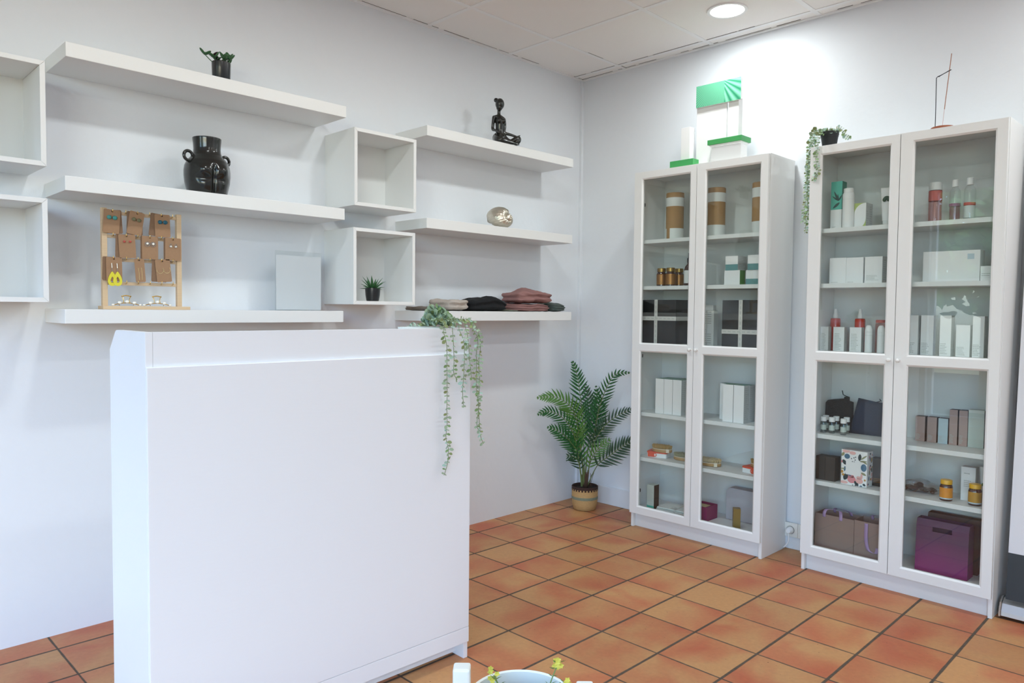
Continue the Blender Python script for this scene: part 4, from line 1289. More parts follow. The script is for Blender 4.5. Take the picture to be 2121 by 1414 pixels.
turned('lotion_bottle', 'plain white bottle with a screw cap on the top shelf', 'bottle', 2, 0.1505, 0.205, 1.637, [
    ('body', [(0, 0), (0.0235, 0), (0.0255, 0.002), (0.0255, 0.156), (0.0235, 0.162), (0.0215, 0.164), (0, 0.164)], 'paper'),
    ('cap', [(0, 0.1642), (0.0215, 0.1642), (0.0215, 0.182), (0.0200, 0.184), (0, 0.184)], 'paper'),
    ('faint_print', [(0.0257, 0.132), (0.0257, 0.1325)], 'bluebox')], seg=36)
t0 = carton('carton', 'square lime carton with a white leaf shaped front on the top shelf', 'box', 2, 0.1765, 0.229, 0.122, 0.20, 1.637, 1.7495, ('lime', 'textside', 'print'), side=1, stext=[(0.1, 0.45, 0.05, 0.7, 7, 2), (0.55, 0.95, 0.05, 0.9, 9, 2)])
bm = B()
w2, hh = 0.0262, 0.1122
pts = [(-w2, 0.0004), (-w2 + 0.024, 0.0004)]
pts += [(-w2 + 0.024 + (2 * w2 - 0.024) * math.sin(a), 0.045 - 0.045 * math.cos(a) + 0.0004) for a in [PI / 2 * k / 8 for k in range(1, 9)]]
pts += [(w2, hh)]
pts += [(w2 - (2 * w2) * math.sin(a), hh - 0.05 + 0.05 * math.cos(a)) for a in [PI / 2 * k / 8 for k in range(1, 9)]]
prism(bm, pts, -0.0396, -0.0390, 'y')
obj('leaf_shape', bm, 'paper', t0)
t = thing('squeeze_tube', 'white squeeze tube with a green leaf at the door frame of the top shelf', 'tube', W(2, 0.322, 0.19, 1.637), RZ(2))
bm = B()
rings = []
for z, a, b_ in ((0, 0.021, 0.021), (0.022, 0.021, 0.021)):
    rings.append([bm.verts.new((a * math.cos(2 * PI * k / 28), b_ * math.sin(2 * PI * k / 28), z)) for k in range(28)])
for p, q in zip(rings, rings[1:]):
    for k in range(28): bm.faces.new((p[k], p[(k + 1) % 28], q[(k + 1) % 28], q[k]))
bm.faces.new(rings[0][::-1]); bm.faces.new(rings[-1])
obj('cap', bm, 'paper2', t, smooth=40)
bm = B()
rings = []
for z, a, b_ in ((0.0222, 0.0235, 0.0215), (0.05, 0.0255, 0.020), (0.10, 0.029, 0.014), (0.15, 0.033, 0.005), (0.172, 0.034, 0.0014)):
    rings.append([bm.verts.new((a * math.cos(2 * PI * k / 28), b_ * math.sin(2 * PI * k / 28), z)) for k in range(28)])
for p, q in zip(rings, rings[1:]):
    for k in range(28): bm.faces.new((p[k], p[(k + 1) % 28], q[(k + 1) % 28], q[k]))
bm.faces.new(rings[0][::-1]); bm.faces.new(rings[-1])
obj('body', bm, 'paper', t, smooth=50)
bm = B()
for k in range(7):
    a = 0.3 + k * 0.42
    ball(bm, Vector((-0.002 + 0.010 * math.cos(a), -0.0172 + 0.001 * math.sin(a), 0.112 + 0.012 * math.sin(a))), 0.009, 10, 0, (1, 0.12, 1))
obj('leaf_print', bm, 'palmdark', t, smooth='all')

# top shelf, right door: three toiletry bottles
turned('shampoo_bottle', 'pink bottle with a coral band and wide white cap on the top shelf', 'bottle', 2, 0.502, 0.15, 1.637, [
    ('body', [(0, 0), (0.0240, 0), (0.0262, 0.003), (0.0262, 0.140), (0.0255, 0.1425), (0, 0.1425)], 'pinkclear'),
    ('label', [(0.0265, 0.096), (0.0265, 0.1400)], 'coralband'),
    ('cap', [(0, 0.1428), (0.0258, 0.1428), (0.0255, 0.174), (0.0235, 0.177), (0, 0.177)], 'paper')])
turned('toner_bottle', 'clear bottle with a purple band and narrow white cap on the top shelf', 'bottle', 2, 0.579, 0.15, 1.637, [
    ('body', [(0, 0), (0.0195, 0), (0.0212, 0.002), (0.0212, 0.120), (0.0195, 0.134), (0.0125, 0.142), (0.0115, 0.150), (0, 0.150)], 'clear'),
    ('liquid', [(0, 0.002), (0.0198, 0.002), (0.0198, 0.0655), (0, 0.0655)], 'rosebot'),
    ('label', [(0.0215, 0.066), (0.0215, 0.0785)], 'purpleband'),
    ('cap', [(0, 0.1502), (0.0122, 0.1502), (0.0118, 0.179), (0.0105, 0.1805), (0, 0.1805)], 'paper')])
turned('toner_bottle', 'clear bottle with a thin coral band and narrow white cap on the top shelf', 'bottle', 2, 0.635, 0.15, 1.637, [
    ('body', [(0, 0), (0.0200, 0), (0.0220, 0.002), (0.0220, 0.122), (0.0200, 0.138), (0.0135, 0.146), (0.0120, 0.152), (0, 0.152)], 'clear'),
    ('label', [(0.0223, 0.0665), (0.0223, 0.0775)], 'coralband'),
    ('back_label', [(0.0218, 0.012), (0.0218, 0.064)], 'paper2'),
    ('cap', [(0, 0.1522), (0.0128, 0.1522), (0.0124, 0.181), (0.0110, 0.1825), (0, 0.1825)], 'paper')])

# second shelf
ms = ('paper', 'printlight', 'print', 'lime', 'bluestripe')
carton('carton', 'white carton, left of the close pair on the second shelf', 'box', 2, 0.0685, 0.1460, 0.125, 0.20, 1.379, 1.5010, ms, text=[(0.1, 0.6, 0.03, 0.08, 1, 1)], group='white cream cartons')
carton('carton', 'white carton, right of the close pair on the second shelf', 'box', 2, 0.1468, 0.2240, 0.125, 0.20, 1.379, 1.4995, ms, text=[(0.1, 0.5, 0.03, 0.08, 1, 1)], group='white cream cartons')
carton('carton', 'white carton with grey text rows and an olive side on the second shelf', 'box', 2, 0.2310, 0.3080, 0.135, 0.20, 1.379, 1.5000, ('paper', 'printlight', 'print', 'textside'), side=3, text=[(0.1, 0.85, 0.10, 0.31, 6, 1)], stext=[(0.2, 0.8, 0.1, 0.9, 10, 2)], group='white cream cartons')
t0 = carton('carton', 'wide white carton with a small pale blue square on the second shelf', 'box', 2, 0.477, 0.694, 0.13, 0.20, 1.379, 1.5100, ms)
bm = B(); box(bm, 0.062, -0.0356, 0.093, 0.087, -0.0349, 0.116); obj('blue_square', bm, 'bluestripe', t0)
carton('carton', 'small white carton beside the wide one on the second shelf', 'box', 2, 0.6965, 0.745, 0.13, 0.20, 1.379, 1.4410, ms, text=[(0.1, 0.8, 0.3, 0.55, 2, 1)])

# fixed middle shelf, left door
for i, (u, lab, mm) in enumerate(((0.062, 'red spray bottle behind the white cartons, left one', 0), (0.1785, 'red spray bottle behind the white cartons, right one', 0))):
    turned('spray_bottle', lab, 'bottle', 2, u, 0.10, 1.058, [
        ('body', [(0, 0), (0.0210, 0), (0.0232, 0.002), (0.0232, 0.148), (0.0215, 0.156), (0.0130, 0.158), (0, 0.158)], 'redbot'),
        ('nozzle', [(0, 0.1582), (0.0125, 0.1582), (0.0125, 0.164), (0.0118, 0.170), (0.0085, 0.182), (0.0065, 0.200), (0.0045, 0.203), (0, 0.203)], 'paper')], 'red spray bottles')
turned('spray_bottle', 'pink clear bottle behind the white roll-on bottles at the door frame', 'bottle', 2, 0.272, 0.10, 1.058, [
    ('body', [(0, 0), (0.0200, 0), (0.0222, 0.002), (0.0222, 0.128), (0.0205, 0.136), (0, 0.138)], 'pinkclear'),
    ('cap', [(0, 0.1382), (0.0205, 0.1382), (0.0205, 0.150), (0.0190, 0.152), (0, 0.152)], 'coralband')])
ms = ('paper', 'printlight', 'textside', 'print')
for (u0, u1, lab) in ((0.0175, 0.0560, 'white carton in front of the red spray bottles, leftmost'), (0.0805, 0.1320, 'white carton in front of the red spray bottles, middle'), (0.1575, 0.2110, 'white carton in front of the red spray bottles, rightmost')):
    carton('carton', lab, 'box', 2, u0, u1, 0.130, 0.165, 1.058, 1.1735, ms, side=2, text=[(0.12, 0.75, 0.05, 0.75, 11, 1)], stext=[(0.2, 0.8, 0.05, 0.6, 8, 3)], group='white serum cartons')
for (u, lab) in ((0.2460, 'white round bottle with a domed cap beside the cartons'), (0.3010, 'white round bottle with a domed cap at the door frame')):
    turned('deodorant_bottle', lab, 'bottle', 2, u, 0.17, 1.058, [
        ('body', [(0, 0), (0.0155, 0), (0.0165, 0.001), (0.0165, 0.096), (0, 0.096)], 'paper'),
        ('cap', [(0, 0.0965), (0.0165, 0.0965), (0.0160, 0.108), (0.0135, 0.118), (0.0100, 0.124), (0.0075, 0.1265), (0, 0.127)], 'paper'),
        ('print', [(0.0167, 0.080), (0.0167, 0.0806)], 'printlight')], 'white round bottles')
# fixed middle shelf, right door
ms = ('paper', 'print', 'textside')
for (u0, u1, z1, lab) in ((0.4120, 0.4560, 1.2335, 'tall white carton at the left frame of the right door'), (0.4675, 0.5180, 1.2340, 'tall white carton second from the left on the middle shelf'),
                          (0.5435, 0.5875, 1.2340, 'tall white carton left of the shorter one on the middle shelf'), (0.6065, 0.6595, 1.1940, 'shorter white carton among the tall ones on the middle shelf'),
                          (0.6685, 0.7115, 1.2325, 'tall white carton right of the shorter one on the middle shelf')):
    carton('carton', lab, 'box', 2, u0, u1, 0.122, 0.170, 1.058, z1, ms, side=2, text=[(0.06, 0.72, 0.04, 0.32, 7, 1)], stext=[(0.15, 0.85, 0.03, 0.3, 7, 1)], group='tall white skincare cartons')

# fourth shelf: vials and pouches
for i, (u, d, lab) in enumerate(((0.0590, 0.197, 'front left'), (0.0980, 0.193, 'front middle'), (0.1565, 0.203, 'front right'), (0.0480, 0.145, 'back left'), (0.0975, 0.143, 'back middle'), (0.1460, 0.140, 'back right'))):
    turned('vial', 'small clear vial with a white cap, %s of the six' % lab, 'vial', 2, u, d, 0.665, [
        ('body', [(0, 0), (0.0125, 0), (0.0135, 0.001), (0.0135, 0.052), (0.0120, 0.055), (0, 0.055)], 'vial'),
        ('label', [(0.0137, 0.014), (0.0137, 0.038)], 'palesilver'),
        ('cap', [(0, 0.0552), (0.0138, 0.0552), (0.0138, 0.075), (0.0128, 0.0762), (0, 0.0762)], 'paper')], 'clear vials')
def pouch(name, lab, poly, d, th, m_, extra=None):
    t = thing(name, lab, 'pouch', W(2, 0, d, 0.665), RZ(2))
    bm = B()
    n = len(poly)
    cx_ = sum(p[0] for p in poly) / n; cz = sum(p[1] for p in poly) / n
    fr = [bm.verts.new((p[0], -th * 0.12, p[1])) for p in poly]
    bk = [bm.verts.new((p[0], th * 0.12, p[1])) for p in poly]
    fi = [bm.verts.new((cx_ + (p[0] - cx_) * 0.72, -th / 2, cz + (p[1] - cz) * 0.72)) for p in poly]
    bi = [bm.verts.new((cx_ + (p[0] - cx_) * 0.72, th / 2, cz + (p[1] - cz) * 0.72)) for p in poly]
    for k in range(n):
        q = (k + 1) % n
        bm.faces.new((fr[k], fr[q], fi[q], fi[k])); bm.faces.new((bk[q], bk[k], bi[k], bi[q])); bm.faces.new((fr[q], fr[k], bk[k], bk[q]))
    bm.faces.new(fi); bm.faces.new(bi[::-1])
    obj('pouch_body', bm, m_, t, smooth='all')
    if extra: extra(t)
def ex_a(t):
    bm = B(); tube(bm, [(0.098, 0, 0.198), (0.103, 0, 0.178), (0.118, 0, 0.171), (0.134, 0, 0.167)], 0.0024, 6); obj('wrist_strap', bm, 'blackcloth', t, smooth='all')
    bm = B(); box(bm, 0.110, -0.004, 0.150, 0.134, 0.004, 0.168); obj('strap_tab', bm, 'blackcloth', t)
pouch('fabric_pouch', 'black fabric pouch with a wrist strap behind the vials', [(0.0185, 0.0005), (0.153, 0.0005), (0.153, 0.145), (0.135, 0.150), (0.128, 0.160), (0.110, 0.160), (0.054, 0.151), (0.032, 0.146), (0.0205, 0.132)], 0.085, 0.035, 'blackcloth', ex_a)
def ex_b(t):
    bm = B(); tube(bm, smooth_path([(0.272, -0.002, 0.160), (0.290, -0.004, 0.167), (0.286, -0.004, 0.176), (0.294, -0.002, 0.166)], 4), 0.0018, 6); obj('zip_pull', bm, 'navy', t, smooth='all')
pouch('fabric_pouch', 'navy fabric pouch standing beside the vials', [(0.149, 0.0005), (0.297, 0.0005), (0.299, 0.160), (0.274, 0.160), (0.190, 0.172)], 0.119, 0.022, 'navy', ex_b)
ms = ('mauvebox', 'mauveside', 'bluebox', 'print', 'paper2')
for (u0, u1, z1, mi, lab) in ((0.437, 0.476, 0.777, 0, 'short mauve carton, left end of the lower row'), (0.485, 0.5235, 0.778, 0, 'short mauve carton beside the pale blue one'), (0.530, 0.5685, 0.777, 2, 'short pale blue carton among the mauve ones'),
                              (0.5735, 0.6055, 0.8205, 0, 'tall mauve carton beside the pale blue one'), (0.611, 0.6445, 0.8205, 0, 'tall mauve carton beside the ribbed silver one')):
    carton('carton', lab, 'box', 2, u0, u1, 0.062, 0.100, 0.665, z1, ms, [(1, mi)], side=1, top=1, text=[(0.12, 0.6, 0.05, 0.3, 6, 3)], group='mauve and blue cartons')
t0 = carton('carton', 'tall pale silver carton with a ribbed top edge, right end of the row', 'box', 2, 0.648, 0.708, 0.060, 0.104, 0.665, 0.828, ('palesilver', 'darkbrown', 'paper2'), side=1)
bm = B()
for k in range(20): box(bm, -0.029 + k * 0.00295, -0.0228, 0.150, -0.029 + k * 0.00295 + 0.0016, -0.0219, 0.1625)
obj('ribbed_edge', bm, 'paper2', t0)

# fifth shelf
ms = ('darkbrown', 'print')
carton('carton', 'dark brown carton, left of the pair beside the floral box', 'box', 2, 0.0400, 0.0850, 0.165, 0.226, 0.440, 0.5530, ms, group='dark brown cartons')
carton('carton', 'dark brown carton, right of the pair beside the floral box', 'box', 2, 0.0860, 0.1310, 0.165, 0.226, 0.440, 0.5540, ms, group='dark brown cartons')
t = thing('floral_box', 'white gift box printed with flowers and leaves round a blank square', 'gift box', W(2, 0.2235, 0.205, 0.440), RZ(2) + 0.0)
w, dp, h = 0.117, 0.066, 0.163
obj('box', bx(-w / 2, -dp / 2, 0, w / 2, dp / 2, h), 'paper', t, bevel=0.0008)
bm = B()
fl = B()
yy = -dp / 2 - 0.0004
def blob(bm, x, z, rx, rz, ang=0, mi=0, lf=False, face='f'):
    pts = []
    n = 18
    for k in range(n):
        a = 2 * PI * k / n
        px_, pz = rx * math.cos(a), rz * math.sin(a) * (abs(math.sin(a)) ** 0.4 if lf else 1)
        pts.append((x + px_ * math.cos(ang) - pz * math.sin(ang), z + px_ * math.sin(ang) + pz * math.cos(ang)))
    lo, hi = (-w / 2 + 0.0005, w / 2 - 0.0005)
    pts = [(min(max(a, lo), hi), min(max(b_, 0.0008), h - 0.0008)) for a, b_ in pts]
    v = [bm.verts.new((a, yy - mi * 0.00006, b_)) for a, b_ in pts]
    f = bm.faces.new(v); f.material_index = mi
mats_f = ['petalpink', 'petalblue', 'petaldark', 'petalolive', 'petalgold', 'palepink', 'paper2']
sx, sz = w / 640.0, h / 790.0      # photo-crop units of the printed front: x 780..1420, z down 340..1130
def Q(x, z): return ((x - 1100) * sx, h - (z - 345) * sz)
for (x, z, rx, rz, a, mi, lf) in ((900, 370, 95, 45, 0.1, 5, 0), (1060, 400, 80, 40, 0, 5, 0), (925, 490, 70, 58, 0, 1, 0), (1237, 480, 90, 36, 1.5, 2, 1), (1340, 470, 95, 18, 0.7, 3, 1), (1330, 560, 95, 18, 0.1, 3, 1), (1380, 590, 70, 16, -0.4, 3, 1),
                                 (1340, 700, 70, 85, 0, 1, 0), (862, 630, 75, 40, -1.0, 2, 1), (820, 780, 60, 14, 0.1, 3, 1), (872, 780, 70, 22, 1.5, 1, 1), (800, 850, 42, 36, 0.5, 4, 0), (835, 915, 34, 28, 0, 4, 0), (900, 955, 95, 52, 1.2, 2, 1),
                                 (1050, 1000, 105, 85, 0, 0, 0), (1030, 930, 80, 40, 0, 0, 0), (1170, 1075, 75, 38, -0.9, 2, 1), (1225, 940, 60, 36, 0, 5, 0), (1240, 1010, 90, 60, 0, 5, 0), (860, 1085, 100, 34, 0, 5, 0), (1375, 975, 24, 24, 0, 4, 0), (1360, 1080, 40, 26, -0.5, 2, 1),
                                 (1285, 1130, 34, 28, 0, 1, 0), (1080, 1125, 16, 14, 0, 2, 0), (1150, 1120, 22, 12, 0, 2, 0), (1340, 840, 70, 26, -0.4, 3, 1), (1290, 900, 30, 60, 0, 5, 0), (820, 450, 60, 30, 1.0, 3, 1), (800, 620, 26, 30, 0, 0, 0), (960, 900, 90, 16, -0.3, 1, 1)):
    X, Z = Q(x, z); blob(fl, X, Z, rx * sx, rz * sz, a, mi, lf)
for (x, z) in ((1035, 530), (1095, 505), (1135, 485), (1125, 550), (1060, 595), (1105, 600), (1075, 405)):
    X, Z = Q(x, z); blob(fl, X, Z, 14 * sx, 14 * sz, 0, 2)
obj('flower_print', fl, mats_f, t, fix=False)
bm = B(); X0, Z0 = Q(900, 900); X1, Z1 = Q(1270, 600); box(bm, X0, yy - 0.0009, Z0, X1, yy - 0.0005, Z1); obj('blank_square', bm, 'paper', t)
bm = B()
r = random.Random(2)
for k in range(20):
    y = r.uniform(-dp / 2 + 0.006, dp / 2 - 0.006); z = r.uniform(0.01, h - 0.01)
    n = 10; ra, rb = r.uniform(0.004, 0.009), r.uniform(0.004, 0.012)
    f = bm.faces.new([bm.verts.new((w / 2 + 0.0004 + k * 0.00001, min(max(y + ra * math.cos(2 * PI * i / n), -dp / 2), dp / 2), min(max(z + rb * math.sin(2 * PI * i / n), 0), h))) for i in range(n)])
    f.material_index = k % 6
obj('side_flower_print', bm, mats_f, t, fix=False)
carton('carton', 'dark brown carton half hidden behind the floral box', 'box', 2, 0.268, 0.345, 0.105, 0.165, 0.440, 0.5660, ('darkbrown', 'bronze'), text=[(0.2, 0.9, 0.12, 0.3, 3, 1)], group='dark brown cartons')
# bag of dark beads
t = thing('bead_bag', 'cellophane bag of dark brown beads lying beside the yellow capped jars', 'bag', W(2, 0.478, 0.125, 0.440), RZ(2))
bm = B()
res = bmesh.ops.create_icosphere(bm, subdivisions=4, radius=1)
for v in bm.verts:
    p = v.co.copy()
    n_ = noise.noise_vector(p * 2.6) * 0.22
    v.co = Vector(((p.x + n_.x) * 0.078, (p.y + n_.y) * 0.048, max(0.0003, 0.0285 + (p.z + n_.z) * (0.028 if p.x < 0.3 else 0.021))))
obj('cellophane', bm, 'cellophane', t, smooth='all')
r = random.Random(12)
for k in range(26):
    x = -0.060 + 0.120 * (k / 26) + r.uniform(-0.006, 0.006); y = r.uniform(-0.026, 0.026); rad = r.uniform(0.0075, 0.012)
    z = 0.003 + rad + (0.016 * r.random() if abs(x) < 0.045 else 0)
    bm = B(); ball(bm, Vector((x, y, z)), rad, 12, 0, (1.25, 1, 0.85)); obj('bead', bm, 'amber' if k % 3 else 'darkbrown', t, smooth='all')
def supp(u, d, lab, lm):
    return turned('supplement_jar', lab, 'jar', 2, u, d, 0.440, [
        ('body', [(0, 0), (0.0225, 0), (0.0248, 0.003), (0.0248, 0.060), (0.0225, 0.068), (0.0195, 0.071), (0, 0.071)], 'amber'),
        ('label', [(0.0251, 0.014), (0.0251, 0.057)], lm),
        ('label_stripe', [(0.0252, 0.0085), (0.0252, 0.0138)], 'bluestripe'),
        ('cap', [(0, 0.0712), (0.0225, 0.0712), (0.0225, 0.087), (0.0212, 0.0892), (0, 0.0892)], 'ycap')], 'yellow capped jars')
supp(0.6000, 0.207, 'amber jar with a yellow cap and orange label, left one', 'ylabel')
supp(0.7080, 0.205, 'amber jar with a yellow cap and golden label at the door frame', 'ylabel2')
carton('carton', 'slim white carton behind the yellow capped jars', 'box', 2, 0.640, 0.694, 0.106, 0.150, 0.440, 0.5850, ('paper', 'printlight', 'textside'), side=2, text=[(0.2, 0.8, 0.40, 0.62, 4, 1), (0.2, 0.7, 0.78, 0.84, 1, 1)])
t = thing('squeeze_tube', 'white squeeze tube with a green leaf behind the golden label jar', 'tube', W(2, 0.730, 0.125, 0.440), RZ(2))
bm = B(); cyl(bm, 0.018, 0, 0.022, ch=0.001); obj('cap', bm, 'paper2', t, smooth=40)
bm = B()
rings = [[bm.verts.new((a * math.cos(2 * PI * k / 24), b_ * math.sin(2 * PI * k / 24), z)) for k in range(24)] for z, a, b_ in ((0.0222, 0.019, 0.018), (0.07, 0.022, 0.013), (0.12, 0.026, 0.005), (0.150, 0.027, 0.0012))]
for p, q in zip(rings, rings[1:]):
    for k in range(24): bm.faces.new((p[k], p[(k + 1) % 24], q[(k + 1) % 24], q[k]))
bm.faces.new(rings[0][::-1]); bm.faces.new(rings[-1])
obj('body', bm, 'paper', t, smooth=50)
bm = B(); ball(bm, Vector((-0.008, -0.0135, 0.078)), 0.0085, 10, 0, (1, 0.12, 0.9)); obj('leaf_print', bm, 'green', t, smooth='all')

# bottom shelf: paper bags
def ribbon_bag(u0, u1, z1, lab, hang):
    w, dp = u1 - u0, 0.105
    h = z1 - 0.110
    t = thing('gift_bag', lab, 'bag', W(2, (u0 + u1) / 2, 0.220 - dp / 2, 0.110), RZ(2), 'mauve gift bags')
    bm = B()
    o_ = [(-w / 2, -dp / 2), (w / 2, -dp / 2), (w / 2, dp / 2), (-w / 2, dp / 2)]
    lo = [bm.verts.new((x, y, 0)) for x, y in o_]; hi = [bm.verts.new((x, y, h)) for x, y in o_]
    for k in range(4): bm.faces.new((lo[k], lo[(k + 1) % 4], hi[(k + 1) % 4], hi[k]))
    bm.faces.new(lo[::-1])
    ob = obj('paper_body', bm, 'mauvebag', t)
    md = ob.modifiers.new('thick', 'SOLIDIFY'); md.thickness = 0.0012; md.offset = -1
    obj('top_flap', bx(-w / 2 + 0.004, -dp / 2 + 0.02, h - 0.028, w / 2 - 0.004, dp / 2 - 0.004, h - 0.0265), 'mauvebag', t)
    def strip(name, pts, wd):
        bm = B()
        prev = None
        for p in smooth_path(pts, 5):
            cur = (bm.verts.new(p - Vector((wd / 2, 0, 0))), bm.verts.new(p + Vector((wd / 2, 0, 0))))
            if prev: bm.faces.new((prev[0], prev[1], cur[1], cur[0]))
            prev = cur
        so = obj(name, bm, 'lilac', t, fix=False, smooth='all')
        m2 = so.modifiers.new('thick', 'SOLIDIFY'); m2.thickness = 0.001
    y = -dp / 2 - 0.0015
    if hang:
        strip('ribbon_handle', [(-0.030, y, h - 0.006), (-0.030, y - 0.002, h - 0.06), (-0.026, y - 0.002, h - 0.10), (-0.015, y - 0.003, h - 0.128), (0.015, y - 0.003, h - 0.135), (0.022, y - 0.001, h - 0.11)], 0.016)
    else:
        strip('ribbon_handle', [(-0.048, y, h - 0.012), (-0.046, y - 0.003, h + 0.010), (-0.040, y + 0.016, h + 0.024), (0.010, y + 0.03, h + 0.022), (0.028, y + 0.006, h + 0.012), (0.030, y, h - 0.016)], 0.015)
    strip('ribbon_handle', [(-0.040, dp / 2 - 0.002, h - 0.01), (-0.036, dp / 2 - 0.012, h + 0.012), (0.0, dp / 2 - 0.03, h + 0.020), (0.034, dp / 2 - 0.012, h + 0.010), (0.040, dp / 2 - 0.002, h - 0.01)], 0.014)
ribbon_bag(0.041, 0.2245, 0.274, 'mauve paper gift bag with a lilac ribbon loop on top, left one', False)
ribbon_bag(0.2262, 0.3950, 0.277, 'mauve paper gift bag with a lilac ribbon hanging down its front', True)
def slot_bag(uc, d, w, h, m_, lab, dp=0.085, tilt=0.0):
    t = thing('carrier_bag', lab, 'bag', W(2, uc, d, 0.110), RZ(2) + tilt, 'purple carrier bags')
    bm = B()
    sx_, sz0, sz1 = 0.038, h - 0.048, h - 0.027
    xs = [-w / 2, -sx_, sx_, w / 2]; zs = [0, sz0, sz1, h]
    for y in (-dp / 2, dp / 2):
        g_ = [[bm.verts.new((x * (1.0 if z < h * 0.5 else 1.0), y * (1.0 if z == 0 else (0.85 if z < h else 0.6)), z)) for x in xs] for z in zs]
        for j in range(3):
            for i in range(3):
                if i == 1 and j == 1: continue
                bm.faces.new((g_[j][i], g_[j][i + 1], g_[j + 1][i + 1], g_[j + 1][i]))
    bm.verts.ensure_lookup_table()
    for x in (-w / 2, w / 2):
        vs = [v for v in bm.verts if abs(v.co.x - x) < 1e-6]
        f_ = sorted([v for v in vs if v.co.y < 0], key=lambda v: v.co.z); b_ = sorted([v for v in vs if v.co.y > 0], key=lambda v: v.co.z)
        for k in range(3): bm.faces.new((f_[k], f_[k + 1], b_[k + 1], b_[k]))
    vs = [v for v in bm.verts if v.co.z == 0]
    f_ = sorted([v for v in vs if v.co.y < 0], key=lambda v: v.co.x); b_ = sorted([v for v in vs if v.co.y > 0], key=lambda v: v.co.x)
    for k in range(3): bm.faces.new((f_[k], f_[k + 1], b_[k + 1], b_[k]))
    o = obj('paper_body', bm, m_, t)
    md = o.modifiers.new('thick', 'SOLIDIFY'); md.thickness = 0.001
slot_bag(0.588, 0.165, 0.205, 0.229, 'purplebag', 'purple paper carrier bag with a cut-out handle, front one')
slot_bag(0.600, 0.062, 0.205, 0.236, 'mauveside', 'dark plum paper carrier bag behind the purple one', 0.075)

# ------------------------------------------------------------------ plants
def round_leaf(bm, p, d, nrm, ln, w, mi):
    """a rounded leaf on a short stalk"""
    s = d.cross(nrm).normalized()
    blade(bm, p, d, s, nrm, ln, w, 0.12, mi, ((0, 0.08), (0.18, 0.45), (0.42, 0.95), (0.68, 1.0), (0.88, 0.62), (1.0, 0.05)))

def vine(t, pts, seed, gap=0.0135, ln=(0.012, 0.020), wid=0.75, mats=('euca', 'euca2', 'euca3', 'euca4'), out=Vector((0, -1, 0)), wts=(6, 2, 3, 2), name='vine', r=0.0011, fix=None):
    rr = random.Random(seed)
    path = smooth_path(pts, 10)
    bm = B()
    tube(bm, path, r, 5, len(mats))
    acc, side = 0.0, 1
    for a, b_ in zip(path, path[1:]):
        acc += (b_ - a).length
        if acc < gap: continue
        acc = 0.0
        tg = (b_ - a).normalized()
        lat = tg.cross(out).normalized()
        for s in (-1, 1):
            if rr.random() < 0.06: continue
            tw = rr.uniform(-0.9, 0.9)
            d = (lat * s * math.cos(tw) + out * (math.sin(tw) * 0.6 + 0.25) + tg * rr.uniform(0.05, 0.55)).normalized()
            n_ = (out + Vector((rr.uniform(-.7, .7), rr.uniform(-.5, .5), rr.uniform(-0.2, 1.0)))).normalized()
            n_ = (n_ - d * n_.dot(d)).normalized()
            l_ = rr.uniform(*ln)
            if rr.random() < 0.3: l_ *= 0.65
            round_leaf(bm, b_, d, n_, l_, l_ * wid * rr.uniform(0.8, 1.1), rr.choices(range(len(mats)), wts)[0])
    if fix:
        for v in bm.verts: fix(v)
    return obj(name, bm, list(mats) + ['vinestem'], t, fix=False, smooth='all')

# trailing eucalyptus on the counter
KY = -1.182
t = thing('trailing_plant', 'artificial trailing eucalyptus hanging over the right end of the white counter', 'plant', (-2.115, -1.085, CH - 0.0272), 0)
O = Vector((-2.115, -1.085, CH - 0.0272))
bm = B()
n = 40
prof = [(0.0, 0.0), (0.055, 0.0), (0.066, 0.006), (0.074, 0.022), (0.0755, 0.030), (0.0735, 0.030), (0.070, 0.012), (0.0, 0.010)]
lathe(bm, prof, n)
for v in bm.verts: v.co.x = v.co.x * 1.2 - 0.050; v.co.y *= 0.75
obj('dish', bm, 'planter', t, smooth=40)
bm = B(); rr = random.Random(9)
for k in range(210):
    a = rr.uniform(0, 2 * PI); q = math.sqrt(rr.random())
    px_, py_ = 0.052 * q * math.cos(a) + 0.010, -0.012 + 0.042 * q * math.sin(a)
    h_ = 0.030 + 0.068 * (1 - q * q) * rr.uniform(0.5, 1.0)
    p = Vector((px_, py_, h_))
    d = Vector((px_ * 9 + rr.gauss(0, .5), py_ * 8 - 0.3 + rr.gauss(0, .5), rr.uniform(-0.1, 0.9))).normalized()
    n_ = Vector((rr.gauss(0, .5), -0.8, 0.7)); n_ = (n_ - d * n_.dot(d)).normalized()
    l_ = rr.uniform(0.018, 0.030)
    round_leaf(bm, p, d, n_, l_, l_ * 0.95, rr.choices((0, 1, 2, 3), (6, 3, 4, 1))[0])
for k in range(26):
    p = Vector((rr.uniform(-0.10, -0.045), rr.uniform(-0.035, 0.01), rr.uniform(0.026, 0.036)))
    d = Vector((rr.uniform(-1, 0.3), rr.uniform(-0.5, 0.3), rr.uniform(0, 0.4))).normalized(); n_ = Vector((0, -.4, 1)); n_ = (n_ - d * n_.dot(d)).normalized()
    round_leaf(bm, p, d, n_, 0.016, 0.013, rr.choice((0, 2)))
for v in bm.verts: v.co.z = max(v.co.z, 0.0325)
obj('foliage', bm, ['euca', 'euca2', 'euca3', 'euca4'], t, fix=False, smooth='all')
